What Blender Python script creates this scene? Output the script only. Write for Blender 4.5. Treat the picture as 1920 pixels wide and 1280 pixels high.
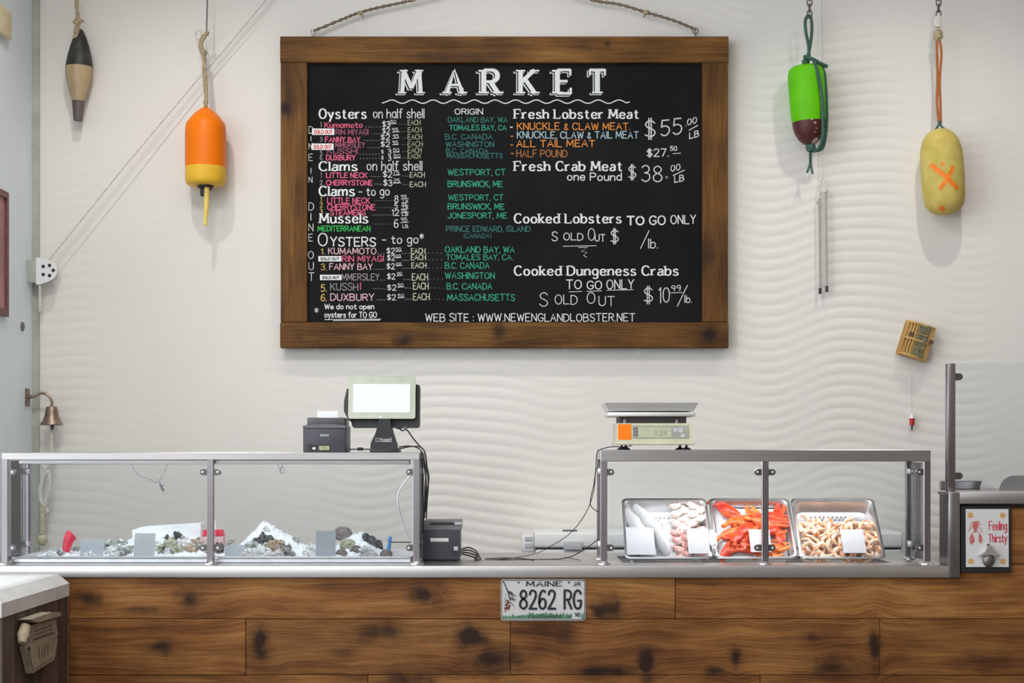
import bpy, bmesh, math, random
from mathutils import Vector, Matrix, noise
random.seed(7)
S = bpy.context.scene
for o in list(bpy.data.objects): bpy.data.objects.remove(o)
C = S.collection
PI = math.pi
# ------------------------------------------------------------------ camera
F = 3000.0; VX = 980.0; VY = 838.0; H = 1.373
cam = bpy.data.cameras.new('camera'); camo = bpy.data.objects.new('camera', cam); C.objects.link(camo)
cam.sensor_width = 36; cam.lens = 36*F/1920
cam.shift_x = -(VX-960)/1920; cam.shift_y = (VY-640)/1920
camo.location = (0, 0, H); camo.rotation_euler = (PI/2, 0, 0)
cam.clip_end = 200
S.camera = camo
# ------------------------------------------------------------------ world, lamps, exposure
W = bpy.data.worlds.new('daylight'); S.world = W; W.use_nodes = True
bg = W.node_tree.nodes['Background']; bg.inputs[0].default_value = (0.86, 0.93, 1.0, 1); bg.inputs[1].default_value = 3.9
S.view_settings.view_transform = 'Standard'; S.view_settings.look = 'None'
S.view_settings.exposure = -0.04; S.view_settings.gamma = 1.0; S.view_settings.use_curve_mapping = False

def spot(name, loc, target, power, angle, blend=0.6, size=0.05, color=(1, 0.95, 0.87)):
    l = bpy.data.lights.new(name, 'SPOT'); l.energy = power; l.spot_size = math.radians(angle); l.spot_blend = blend
    l.shadow_soft_size = size; l.color = color
    o = bpy.data.objects.new(name, l); C.objects.link(o); o.location = loc
    o.rotation_euler = (Vector(target)-Vector(loc)).to_track_quat('-Z', 'Y').to_euler()
    return o
def area(name, loc, target, power, sx, sy, color=(1, 1, 1)):
    l = bpy.data.lights.new(name, 'AREA'); l.energy = power; l.shape = 'RECTANGLE'; l.size = sx; l.size_y = sy; l.color = color
    o = bpy.data.objects.new(name, l); C.objects.link(o); o.location = loc
    o.rotation_euler = (Vector(target)-Vector(loc)).to_track_quat('-Z', 'Y').to_euler()
    return o
# track lamps on the ceiling in front of the back wall
for x, e in ((-1.55, 50), (-0.05, 42), (1.78, 56)):
    spot('track_lamp', (x, 5.95, 4.05), (x, 7.3, 1.15), e, 88, 1.0, 0.028, (1, 0.97, 0.93))
# unseen fill lamps added under the ceiling for soft light, strongest at left
for x, e in ((-1.2, 60), (0.3, 14), (1.8, 8)):
    area('ceiling_fill', (x, 4.0, 4.15), (x, 4.2, 0), e, 1.2, 0.6, (1, 0.975, 0.94))
for x in (-1.3, 1.3):
    area('ceiling_fill', (x, 1.4, 4.15), (x, 1.6, 0), 24, 1.2, 0.6, (1, 0.975, 0.94))

# ------------------------------------------------------------------ helpers
def P(px, py, y): return Vector(((px-VX)*y/F, y, H-(py-VY)*y/F))
def PX(px, y): return (px-VX)*y/F
def PZ(py, y): return H-(py-VY)*y/F
OFF = {}
MATS = {}
def _n(nt, t, **kw):
    n = nt.nodes.new(t)
    for k, v in kw.items(): setattr(n, k, v)
    return n
def mat(name, col, rough=0.5, metal=0.0, var=0.08, scale=30.0, bump=0.0, stretch=(1, 1, 1), emit=0.0, spec=0.5, col2=None, thr=(0.35, 0.65), bscale=None):
    if name in MATS: return MATS[name]
    m = bpy.data.materials.new(name); m.use_nodes = True; nt = m.node_tree
    b = nt.nodes['Principled BSDF']
    tc = _n(nt, 'ShaderNodeTexCoord'); mp = _n(nt, 'ShaderNodeMapping'); mp.inputs['Scale'].default_value = stretch
    nt.links.new(tc.outputs['Object'], mp.inputs['Vector'])
    nz = _n(nt, 'ShaderNodeTexNoise'); nz.inputs['Scale'].default_value = scale; nz.inputs['Detail'].default_value = 4
    nt.links.new(mp.outputs[0], nz.inputs['Vector'])
    cr = _n(nt, 'ShaderNodeValToRGB')
    if col2 is None:
        c1 = tuple(max(0, c*(1-var)) for c in col); c2 = tuple(min(1, c*(1+var)) for c in col)
    else: c1, c2 = col, col2
    cr.color_ramp.elements[0].position = thr[0]; cr.color_ramp.elements[1].position = thr[1]
    cr.color_ramp.elements[0].color = (*c1, 1); cr.color_ramp.elements[1].color = (*c2, 1)
    nt.links.new(nz.outputs['Fac'], cr.inputs[0]); nt.links.new(cr.outputs[0], b.inputs['Base Color'])
    b.inputs['Roughness'].default_value = rough; b.inputs['Metallic'].default_value = metal
    b.inputs['Specular IOR Level'].default_value = spec
    if emit:
        nt.links.new(cr.outputs[0], b.inputs['Emission Color']); b.inputs['Emission Strength'].default_value = emit
    if bump:
        bp = _n(nt, 'ShaderNodeBump'); bp.inputs['Strength'].default_value = bump; bp.inputs['Distance'].default_value = 0.004
        src = nz
        if bscale:
            src = _n(nt, 'ShaderNodeTexNoise'); src.inputs['Scale'].default_value = bscale; nt.links.new(mp.outputs[0], src.inputs['Vector'])
        nt.links.new(src.outputs['Fac'], bp.inputs['Height']); nt.links.new(bp.outputs[0], b.inputs['Normal'])
    MATS[name] = m; return m
def glass_mat(name, tint=(0.965, 0.988, 1.0), refl=0.07):
    m = bpy.data.materials.new(name); m.use_nodes = True; nt = m.node_tree; nt.nodes.clear()
    out = _n(nt, 'ShaderNodeOutputMaterial'); mx = _n(nt, 'ShaderNodeMixShader')
    tr = _n(nt, 'ShaderNodeBsdfTransparent'); tr.inputs[0].default_value = (*tint, 1)
    gl = _n(nt, 'ShaderNodeBsdfGlossy'); gl.inputs['Roughness'].default_value = 0.02
    lw = _n(nt, 'ShaderNodeFresnel'); lw.inputs[0].default_value = 1.45
    nt.links.new(lw.outputs[0], mx.inputs[0]); nt.links.new(tr.outputs[0], mx.inputs[1]); nt.links.new(gl.outputs[0], mx.inputs[2])
    nt.links.new(mx.outputs[0], out.inputs[0]); return m
def wood_mat(name, ramp, axis='X', knots=(), rough=0.55, gscale=1.0, mott=0.62, bump=0.25, stains=()):
    """plank wood: grain along axis, in world position, knots at given world (u, v, ru, rv)"""
    m = bpy.data.materials.new(name); m.use_nodes = True; nt = m.node_tree; L = nt.links.new
    b = nt.nodes['Principled BSDF']; b.inputs['Roughness'].default_value = rough
    g = _n(nt, 'ShaderNodeNewGeometry'); sp = _n(nt, 'ShaderNodeSeparateXYZ'); L(g.outputs['Position'], sp.inputs[0])
    u, v = {'X': ('X', 'Z'), 'Z': ('Z', 'X'), 'Y': ('Y', 'Z'), 'V': ('Z', 'Y')}[axis]
    oi = _n(nt, 'ShaderNodeObjectInfo')
    def M(op, a, bb=None, c=None):
        n = _n(nt, 'ShaderNodeMath', operation=op)
        for i, q in enumerate((a, bb, c)):
            if q is None: continue
            if isinstance(q, (int, float)): n.inputs[i].default_value = q
            else: L(q, n.inputs[i])
        return n.outputs[0]
    U, V = sp.outputs[u], sp.outputs[v]
    w1 = _n(nt, 'ShaderNodeTexNoise'); w1.inputs['Scale'].default_value = 14; w1.inputs['Detail'].default_value = 3
    L(g.outputs['Position'], w1.inputs['Vector'])
    wob = M('SUBTRACT', w1.outputs['Fac'], 0.5)
    kd = None; bend = None
    for (ku, kv, ru, rv, st) in knots:
        a = M('DIVIDE', M('SUBTRACT', U, ku), ru); c = M('DIVIDE', M('SUBTRACT', V, kv), rv)
        d = M('SQRT', M('ADD', M('MULTIPLY', a, a), M('MULTIPLY', c, c)))
        d = M('ADD', M('MULTIPLY', d, 0.88), M('MULTIPLY', wob, 2.2))
        f = M('MULTIPLY', M('EXPONENT', M('MULTIPLY', M('MULTIPLY', d, d), -1.0)), st*1.15)
        bf = M('MULTIPLY', M('EXPONENT', M('MULTIPLY', d, -0.5)), M('MULTIPLY', c, rv*0.5))
        kd = f if kd is None else M('MAXIMUM', kd, f)
        bend = bf if bend is None else M('ADD', bend, bf)
    V2 = V if bend is None else M('SUBTRACT', V, bend)
    cb = _n(nt, 'ShaderNodeCombineXYZ')
    L(M('MULTIPLY', U, 2.2*gscale), cb.inputs[0]); L(M('MULTIPLY', V2, 42*gscale), cb.inputs[1]); L(M('MULTIPLY', oi.outputs['Random'], 37), cb.inputs[2])
    gr = _n(nt, 'ShaderNodeTexNoise'); gr.inputs['Scale'].default_value = 1.0; gr.inputs['Detail'].default_value = 6; gr.inputs['Roughness'].default_value = 0.62; gr.inputs['Distortion'].default_value = 0.35
    L(cb.outputs[0], gr.inputs['Vector'])
    cb2 = _n(nt, 'ShaderNodeCombineXYZ')
    L(M('MULTIPLY', U, 3.0*gscale), cb2.inputs[0]); L(M('MULTIPLY', V2, 9*gscale), cb2.inputs[1]); L(M('MULTIPLY', oi.outputs['Random'], 91), cb2.inputs[2])
    mo = _n(nt, 'ShaderNodeTexNoise'); mo.inputs['Scale'].default_value = 1.0; mo.inputs['Detail'].default_value = 3
    L(cb2.outputs[0], mo.inputs['Vector'])
    fac = M('ADD', M('MULTIPLY', gr.outputs['Fac'], 1-mott), M('MULTIPLY', mo.outputs['Fac'], mott))
    cr = _n(nt, 'ShaderNodeValToRGB'); e = cr.color_ramp.elements
    ps = [0.27, 0.43, 0.55, 0.72]
    for i, c in enumerate(ramp):
        if i < 2: el = e[i]; el.position = ps[i]
        else: el = e.new(ps[i])
        el.color = (*c, 1)
    L(fac, cr.inputs[0]); colr = cr.outputs[0]
    cb3 = _n(nt, 'ShaderNodeCombineXYZ')
    L(M('MULTIPLY', U, 5.0*gscale), cb3.inputs[0]); L(M('MULTIPLY', V2, 210*gscale), cb3.inputs[1]); L(M('MULTIPLY', oi.outputs['Random'], 53), cb3.inputs[2])
    fl_ = _n(nt, 'ShaderNodeTexNoise'); fl_.inputs['Scale'].default_value = 1.0; fl_.inputs['Detail'].default_value = 3; L(cb3.outputs[0], fl_.inputs['Vector'])
    mr = _n(nt, 'ShaderNodeMapRange'); mr.inputs[1].default_value = 0.38; mr.inputs[2].default_value = 0.60; mr.inputs[3].default_value = 0.55; mr.inputs[4].default_value = 1.12; L(fl_.outputs['Fac'], mr.inputs[0])
    mg = _n(nt, 'ShaderNodeMixRGB', blend_type='MULTIPLY'); mg.inputs[0].default_value = 0.65; L(colr, mg.inputs[1]); L(mr.outputs[0], mg.inputs[2]); colr = mg.outputs[0]
    if kd is not None:
        mx = _n(nt, 'ShaderNodeMixRGB'); mx.inputs[2].default_value = (0.018, 0.010, 0.008, 1)
        L(M('MINIMUM', M('MULTIPLY', kd, 1.0), 0.93), mx.inputs[0]); L(colr, mx.inputs[1]); colr = mx.outputs[0]
    hv = _n(nt, 'ShaderNodeHueSaturation'); L(colr, hv.inputs['Color'])
    L(M('ADD', M('MULTIPLY', oi.outputs['Random'], 0.35), 0.83), hv.inputs['Value'])
    L(hv.outputs[0], b.inputs['Base Color'])
    bp = _n(nt, 'ShaderNodeBump'); bp.inputs['Strength'].default_value = bump; bp.inputs['Distance'].default_value = 0.003
    L(gr.outputs['Fac'], bp.inputs['Height']); L(bp.outputs[0], b.inputs['Normal'])
    b.inputs['Specular IOR Level'].default_value = 0.18
    return m

class MB:
    def __init__(s): s.v = []; s.f = []; s.sm = []
    def add(s, vs, fs, smooth=False):
        k = len(s.v); s.v += [Vector(q) for q in vs]
        s.f += [tuple(i+k for i in f) for f in fs]; s.sm += [smooth]*len(fs); return s
    def box(s, x0, x1, y0, y1, z0, z1, r=0.0, seg=2):
        if x0 > x1: x0, x1 = x1, x0
        if y0 > y1: y0, y1 = y1, y0
        if z0 > z1: z0, z1 = z1, z0
        vs = [(x0,y0,z0),(x1,y0,z0),(x1,y1,z0),(x0,y1,z0),(x0,y0,z1),(x1,y0,z1),(x1,y1,z1),(x0,y1,z1)]
        fs = [(0,3,2,1),(4,5,6,7),(0,1,5,4),(1,2,6,5),(2,3,7,6),(3,0,4,7)]
        if r <= 0: return s.add(vs, fs)
        r = min(r, 0.49*min(x1-x0, y1-y0, z1-z0))
        bm = bmesh.new(); bv = [bm.verts.new(q) for q in vs]
        for f in fs: bm.faces.new([bv[i] for i in f])
        bmesh.ops.bevel(bm, geom=bm.edges[:], offset=r, segments=seg, affect='EDGES', profile=0.5)
        bm.verts.index_update()
        s.add([q.co.copy() for q in bm.verts], [tuple(w.index for w in f.verts) for f in bm.faces], seg > 1); bm.free(); return s
    def obox(s, M4, sx, sy, sz, r=0.0, seg=2):
        t = MB().box(-sx/2, sx/2, -sy/2, sy/2, -sz/2, sz/2, r, seg)
        return s.add([M4 @ q for q in t.v], t.f, seg > 1 and r > 0)
    def tube(s, pts, rad, seg=8, smooth=True, flat=None):
        pts = [Vector(p) for p in pts]; n = len(pts)
        if isinstance(rad, (int, float)): rad = [rad]*n
        rings = []; up = None
        for i, p in enumerate(pts):
            t = (pts[min(i+1, n-1)]-pts[max(i-1, 0)])
            if t.length < 1e-9: t = Vector((0, 0, 1))
            t.normalize()
            if up is None:
                up = Vector((0, 0, 1)) if abs(t.z) < 0.9 else Vector((1, 0, 0))
            a = (up-t*up.dot(t))
            if a.length < 1e-6: a = t.orthogonal()
            a.normalize(); up = a; b = t.cross(a)
            fl = flat if flat else 1.0
            rings.append([p+(a*math.cos(k*2*PI/seg)+b*fl*math.sin(k*2*PI/seg))*rad[i] for k in range(seg)])
        vs = [q for r_ in rings for q in r_]; fs = []
        for i in range(n-1):
            for k in range(seg):
                k2 = (k+1) % seg; fs.append((i*seg+k, i*seg+k2, (i+1)*seg+k2, (i+1)*seg+k))
        fs.append(tuple(range(seg-1, -1, -1))); fs.append(tuple((n-1)*seg+k for k in range(seg)))
        return s.add(vs, fs, smooth)
    def lathe(s, prof, c, seg=32, axis=None, smooth=True):
        c = Vector(c); vs = []; fs = []; n = len(prof)
        for (r, z) in prof:
            for k in range(seg):
                a = 2*PI*k/seg; vs.append(Vector((r*math.cos(a), r*math.sin(a), z)))
        for i in range(n-1):
            for k in range(seg):
                k2 = (k+1) % seg; fs.append((i*seg+k, i*seg+k2, (i+1)*seg+k2, (i+1)*seg+k))
        fs.append(tuple(range(seg-1, -1, -1))); fs.append(tuple((n-1)*seg+k for k in range(seg)))
        if axis is not None: vs = [axis @ q for q in vs]
        return s.add([q+c for q in vs], fs, smooth)
    def blob(s, c, rx, ry, rz, seg=16, rings=10, amp=0.0, freq=3.0, rot=None, seed=0, shape=None):
        vs = []; fs = []
        for i in range(rings+1):
            th = PI*i/rings
            for k in range(seg):
                ph = 2*PI*k/seg
                d = Vector((math.sin(th)*math.cos(ph), math.sin(th)*math.sin(ph), math.cos(th)))
                q = 1+amp*noise.noise(d*freq+Vector((seed*7.3, seed*3.1, seed)))
                p = Vector((d.x*rx*q, d.y*ry*q, d.z*rz*q))
                if shape: p = shape(p)
                if rot is not None: p = rot @ p
                vs.append(p+Vector(c))
        for i in range(rings):
            for k in range(seg):
                k2 = (k+1) % seg; fs.append((i*seg+k, (i+1)*seg+k, (i+1)*seg+k2, i*seg+k2))
        return s.add(vs, fs, True)
    def prism(s, out, fn, d0, d1):
        """outline of 2D points; fn(u, v, d) gives a world point; extruded from d0 to d1"""
        n = len(out); vs = [fn(u, v, d0) for u, v in out]+[fn(u, v, d1) for u, v in out]
        fs = [tuple(range(n)), tuple(range(2*n-1, n-1, -1))]+[(i, i+n, (i+1) % n+n, (i+1) % n) for i in range(n)]
        return s.add(vs, fs)
    def mesh(s, name, org, m):
        me = bpy.data.meshes.new(name); me.from_pydata([q-org for q in s.v], [], s.f); me.update()
        bm = bmesh.new(); bm.from_mesh(me)
        bmesh.ops.remove_doubles(bm, verts=bm.verts[:], dist=1e-6)
        bmesh.ops.recalc_face_normals(bm, faces=bm.faces[:]); bm.to_mesh(me); bm.free()
        if any(s.sm):
            for p in me.polygons: p.use_smooth = True
            try: me.set_sharp_from_angle(angle=math.radians(38))
            except Exception: pass
        me.materials.append(m); return me
    def build(s, name, m, parent=None, origin=None, label=None):
        if parent is not None: org = OFF[parent]
        elif origin is not None: org = Vector(origin)
        else:
            xs = [q.x for q in s.v]; ys = [q.y for q in s.v]; zs = [q.z for q in s.v]
            org = Vector(((min(xs)+max(xs))/2, (min(ys)+max(ys))/2, min(zs)))
        o = bpy.data.objects.new(name, s.mesh(name, org, m)); C.objects.link(o)
        if parent is not None: o.parent = parent
        else: o.location = org
        OFF[o] = org
        if label: o['label'] = label
        return o
def thing(name, label, cat, loc, group=None):
    o = bpy.data.objects.new(name, None); C.objects.link(o); o.location = loc; o.empty_display_size = 0.05
    o['label'] = label; o['category'] = cat
    if group: o['group'] = group
    OFF[o] = Vector(loc); return o
def tag(o, label, cat, group=None, kind=None):
    o['label'] = label; o['category'] = cat
    if group: o['group'] = group
    if kind: o['kind'] = kind
    return o
def struct(o): o['kind'] = 'structure'; return o
def smooth_path(pts, sub=5, closed=False):
    pts = [Vector(p) for p in pts]; n = len(pts); out = []
    if n < 3: return pts
    for i in range(n-1):
        p0, p1, p2, p3 = pts[max(i-1, 0)], pts[i], pts[i+1], pts[min(i+2, n-1)]
        for k in range(sub):
            t = k/sub
            out.append(0.5*((2*p1)+(p2-p0)*t+(2*p0-5*p1+4*p2-p3)*t*t+(3*p1-p0-3*p2+p3)*t**3))
    out.append(pts[-1]); return out
def cpath(pts, sub=5): return smooth_path([P(*q) for q in pts], sub)

# ------------------------------------------------------------------ stroke lettering
G = {
'A': '0,0 3,10 6,0|1.1,3.6 4.9,3.6', 'B': '0,0 0,10|~0,10 3.4,9.9 4.9,8.6 4.8,6.6 3.2,5.4 0,5.3|~0,5.3 3.8,5.2 5.6,3.9 5.6,1.5 3.8,.1 0,0',
'C': '~5.8,8.2 4.6,9.6 3,10 1.2,9 .1,6.5 .1,3.5 1.2,1 3,0 4.6,.4 5.8,1.8', 'D': '0,0 0,10|~0,10 3,9.8 5.4,7.8 5.9,5 5.4,2.2 3,.2 0,0',
'E': '0,0 0,10|0,10 5,10|0,5.2 4,5.2|0,0 5.2,0', 'F': '0,0 0,10|0,10 5,10|0,5.2 4,5.2',
'G': '~5.8,8.2 4.6,9.6 3,10 1.2,9 .1,6.5 .1,3.5 1.2,1 3,0 4.8,.5 5.8,2|5.8,2 5.8,4.4|5.8,4.4 3.4,4.4', 'H': '0,0 0,10|5.6,0 5.6,10|0,5.1 5.6,5.1',
'I': '0,0 0,10', 'J': '~4,10 4,4 3.8,1.4 2.4,0 .9,.4 0,2', 'K': '0,0 0,10|5.4,10 0,4.4|1.7,6.1 5.6,0', 'L': '0,10 0,0|0,0 5,0',
'M': '0,0 .6,10|.6,10 3.6,2.2|3.6,2.2 6.6,10|6.6,10 7.2,0', 'N': '0,0 0,10|0,10 5.6,0|5.6,0 5.6,10',
'O': '~3.1,10 1.2,9 .1,6.6 .1,3.4 1.2,1 3.1,0 5,1 6.1,3.4 6.1,6.6 5,9 3.1,10', 'P': '0,0 0,10|~0,10 3.5,9.9 5.3,8.6 5.3,6.2 3.5,4.8 0,4.7',
'Q': '~3.1,10 1.2,9 .1,6.6 .1,3.4 1.2,1 3.1,0 5,1 6.1,3.4 6.1,6.6 5,9 3.1,10|4,2.4 6.4,-.6', 'R': '0,0 0,10|~0,10 3.4,9.9 5.1,8.6 5.1,6.4 3.4,5.1 0,5|2.6,5 5.6,0',
'S': '~5.2,8.4 4.2,9.7 2.6,10 .8,9.2 .3,7.5 1.2,5.9 3.6,4.7 5.2,3.2 5,1.2 3.4,.05 1.6,.1 0,1.6', 'T': '2.9,0 2.9,10|0,10 5.8,10',
'U': '~0,10 0,4 .6,1.2 2.8,0 5,1.2 5.6,4 5.6,10', 'V': '0,10 2.9,0|2.9,0 5.8,10', 'W': '0,10 1.9,0|1.9,0 3.9,8.4|3.9,8.4 5.9,0|5.9,0 7.8,10',
'X': '0,10 5.4,0|5.4,10 0,0', 'Y': '0,10 2.8,4.8|5.6,10 2.8,4.8|2.8,4.8 2.8,0', 'Z': '0,10 5.2,10|5.2,10 0,0|0,0 5.4,0',
'a': '~4.4,5.2 3.4,6.4 1.8,6.5 .4,5 .1,3 .8,.9 2.2,0 3.6,.7 4.4,2.2|4.5,6.5 4.5,0', 'b': '0,10 0,0|~0,4.2 1.4,6.2 3,6.4 4.4,5 4.6,3 3.8,.8 2.2,0 .8,.6 0,1.8',
'c': '~4.3,5.2 3.2,6.4 1.8,6.3 .4,4.9 .1,3 .8,.9 2.2,0 3.6,.4 4.4,1.6', 'd': '4.6,10 4.6,0|~4.6,4.2 3.4,6.2 1.8,6.4 .4,5 .1,3 .8,.8 2.2,0 3.8,.6 4.6,1.8',
'e': '.2,3.4 4.5,3.4|~4.5,3.4 4.2,5.3 2.6,6.5 .9,5.8 .1,3.4 .8,.9 2.4,0 3.6,.3 4.5,1.5', 'f': '~3.8,9.2 2.8,10 1.7,9 1.6,6 1.6,0|0,6.4 3.3,6.4',
'g': '~4.5,5.2 3.4,6.4 1.8,6.5 .4,5 .1,3.2 .8,1.2 2.2,.4 3.6,1 4.5,2.4|~4.5,6.5 4.5,0 4.2,-2.4 2.4,-3.4 .5,-2.4', 'h': '0,10 0,0|~0,4 1.4,6.1 3,6.4 4.2,5.2 4.3,3 4.3,0',
'i': '0,6.5 0,0|0,9 0,8.4', 'k': '0,10 0,0|4,6.5 0,2.4|1.3,3.7 4.3,0', 'l': '0,10 0,0', 'm': '0,6.5 0,0|~0,4 1.2,6.1 2.6,6.4 3.4,5 3.5,0|~3.5,4 4.8,6.1 6.2,6.4 7,5 7,0',
'n': '0,6.5 0,0|~0,4 1.4,6.1 3,6.4 4.2,5.2 4.3,3 4.3,0', 'o': '~2.3,6.5 .7,5.6 .1,3.3 .7,.9 2.3,0 3.9,.9 4.6,3.3 3.9,5.6 2.3,6.5', 'p': '0,6.5 0,-3.3|~0,4.2 1.4,6.2 3,6.4 4.4,5 4.6,3 3.8,.8 2.2,0 .8,.6 0,1.8',
'r': '0,6.5 0,0|~0,3.6 1,5.6 2.2,6.4 3.3,6.1', 's': '~3.8,5.4 2.8,6.4 1.4,6.4 .4,5.4 .8,4 2.8,3 3.9,1.9 3.4,.5 2,0 .8,.2 0,1.2', 't': '~1.6,9 1.6,3 1.8,.8 3,0 3.8,.5|0,6.4 3.6,6.4',
'u': '~0,6.5 0,2.6 .8,.4 2.2,0 3.6,1 4.3,2.6|4.3,6.5 4.3,0', 'w': '0,6.5 1.5,0|1.5,0 3,5.6|3,5.6 4.5,0|4.5,0 6,6.5', 'y': '0,6.5 2.4,.6|4.7,6.5 1.2,-3.3', 'v': '0,6.5 2.2,0|2.2,0 4.4,6.5',
'0': '~2.5,10 .9,9 .1,6.6 .1,3.4 .9,1 2.5,0 4.1,1 4.9,3.4 4.9,6.6 4.1,9 2.5,10', '1': '.2,8.4 1.6,10|1.6,10 1.6,0', '2': '~.2,7.8 .9,9.5 2.6,10 4.3,9 4.5,7 3.4,4.6 0,0|0,0 5,0',
'3': '~.3,8.8 1.6,10 3.4,9.8 4.4,8.2 3.8,6.2 1.8,5.4|~1.8,5.4 4,4.8 4.8,2.8 3.8,.6 2,0 .1,1.2', '4': '3.6,0 3.6,10|3.6,10 0,3.2|0,3.2 5,3.2', '5': '4.4,10 .8,10|.8,10 .4,5.6|~.4,5.6 2.2,6.3 4.2,5.3 4.7,3 3.6,.7 1.8,0 .1,1.1',
'6': '~4.3,9.2 2.8,10 1.1,8.6 .1,5.2 .2,2 1.4,.2 3.2,.1 4.6,1.6 4.6,3.9 3.2,5.4 1.4,5 .3,3.4', '7': '0,10 4.8,10|4.8,10 1.4,0', '8': '~2.5,5.4 .7,6.6 .6,8.7 2.5,10 4.4,8.7 4.3,6.6 2.5,5.4 .4,3.9 .2,1.5 2.5,0 4.8,1.5 4.6,3.9 2.5,5.4',
'9': '~4.5,6.4 3.3,5 1.6,5 .3,6.6 .5,8.9 2.2,10 4,9.2 4.6,7 4.4,3.6 3.2,0', '$': '~4.8,8 3.6,9 1.6,8.9 .4,7.4 1.2,5.8 3.4,4.8 4.9,3.3 4.4,1.5 2.6,.8 .2,1.6|2,10.5 2,-.8|3.1,10.5 3.1,-.8',
'.': '0,.2 .2,0', ',': '.4,.5 0,-1.6', ':': '0,6 .1,5.6|0,1.2 .1,.8', '-': '0,4 3.6,4', '/': '0,-1 5,10.5', '*': '2,10 2,4|0,8.6 4,5.4|0,5.4 4,8.6', '(': '~1.6,10.5 .4,8 0,5 .4,2 1.6,-.5', ')': '~0,10.5 1.2,8 1.6,5 1.2,2 0,-.5',
'&': '~4.6,1.4 2.8,0 1,.5 .6,2.4 2,4.6 3.6,6.6 3,8.4 1.6,8.4 1.2,6.8 2.6,3.8 4.8,0', '|': '0,-1 0,11', "'": '0,10 0,8',
}
G['#'] = '~4.8,8 3.6,9 1.6,8.9 .4,7.4 1.2,5.8 3.4,4.8 4.9,3.3 4.4,1.5 2.6,.8 .2,1.6|2.6,10.5 2.6,-.8'
GS = {'a': '~.4,5.3 1.6,6.5 3.2,6.3 3.9,5 3.9,2.5 3.9,0|~3.9,3.9 1.6,3.5 .1,2.2 .4,.5 1.8,0 3.0,.5 3.9,1.6'}
def glyph(ch, serif=False):
    out = []
    for st in (GS[ch] if serif and ch in GS else G[ch]).split('|'):
        sm = st.startswith('~'); st = st.lstrip('~')
        pts = [tuple(float(q) for q in p.split(',')) for p in st.split()]
        if sm: pts = [(q.x, q.y) for q in smooth_path([Vector((a, b, 0)) for a, b in pts], 4)]
        out.append((pts, sm))
    return out
def ribbon(mb, pts, wf, fn, cap=0.35):
    """flat stroke through 2D points, width function wf(direction), fn maps 2D to world"""
    n = len(pts); mb.k = (getattr(mb, 'k', 0)+1) % 14; lift = Vector((0, -4e-5*mb.k, 0))
    pts = [Vector((a, b)) for a, b in pts]
    d0 = (pts[0]-pts[1]).normalized(); d1 = (pts[-1]-pts[-2]).normalized()
    w0 = wf(d0); w1 = wf(d1)
    pts[0] = pts[0]+d0*w0*cap; pts[-1] = pts[-1]+d1*w1*cap
    vs = []
    for i, p in enumerate(pts):
        t = pts[min(i+1, n-1)]-pts[max(i-1, 0)]
        if t.length < 1e-9: t = Vector((1, 0))
        t.normalize(); w = wf(t)/2; nn = Vector((-t.y, t.x))
        vs += [fn(*(p+nn*w))+lift, fn(*(p-nn*w))+lift]
    mb.add(vs, [(2*i, 2*i+1, 2*i+3, 2*i+2) for i in range(n-1)])
def lettering(mb, s, x0, x1, base, h, w, fn, serif=False, drop=0.0, jitter=0.0, contrast=0.0):
    """s fitted between x0 and x1 (px, py grows down), cap height h, stroke width w; fn(px, py) to world"""
    adv = []; cur = 0.0; gap = 2.0 if not serif else 2.3
    for ch in s:
        if ch == ' ': cur += 3.6; adv.append(None); continue
        g = glyph(ch, serif); mx = max(q[0] for st, _ in g for q in st)
        adv.append((cur, g)); cur += mx+gap
    tot = cur-gap; sx = (x1-x0)/max(tot, 0.1); sy = h/10.0
    if len(s) == 1: sx = min(sx, sy*1.1)
    rr = random.Random(s)
    for a in adv:
        if a is None: continue
        ox, g = a; jy = rr.uniform(-1, 1)*jitter*h; js = 1+rr.uniform(-1, 1)*jitter
        def tr(p): return (x0+(ox+p[0])*sx, base-p[1]*sy*js+jy+drop*((ox+p[0])/max(tot, 1)))
        for st, sm in g:
            q = [tr(p) for p in st]
            if serif:
                wf = lambda d: w*(0.52+0.48*abs(d.y)**0.8)
            else: wf = lambda d: w
            ribbon(mb, q, wf, fn, 0.0 if serif else 0.35)
            if serif and not (sm and len(st) > 12 and st[0] != (0.0, 10.0)):
                for e, o in ((0, 1), (-1, -2)):
                    dx = st[e][0]-st[o][0]; dy = st[e][1]-st[o][1]
                    if abs(dy) > abs(dx)*0.9 and (abs(st[e][1]) < .3 or abs(st[e][1]-10) < .3 or abs(st[e][1]-6.5) < .3):
                        ex, ey = q[e]; off = 0.35*w*0.5*(1 if st[e][1] > 3 else -1)
                        hw = w*1.05
                        l = hw; r = hw
                        if abs(st[e][1]-6.5) < .3 or (st[e][1] > 9 and s[0] not in 'MARKET' and st[0][0] == 0 and len(g) < 3): r = w*0.4
                        ribbon(mb, [(ex-l, ey+off), (ex+r, ey+off)], lambda d: w*0.36, fn, 0.0)
            if serif and abs(st[0][1]-st[-1][1]) < .1 and not sm and st[0][1] in (0.0, 10.0):   # arms of E F T L
                for e in (0, -1):
                    ex, ey = q[e]
                    if st[e][0] > 4 or (st[e][0] == 0 and len(g) == 2 and st[e][1] == 10):
                        k = 1 if st[e][1] == 10 else -1
                        ribbon(mb, [(ex, ey-k*w*0.15), (ex, ey+k*h*0.24)], lambda d: w*0.45, fn, 0.0)

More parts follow.
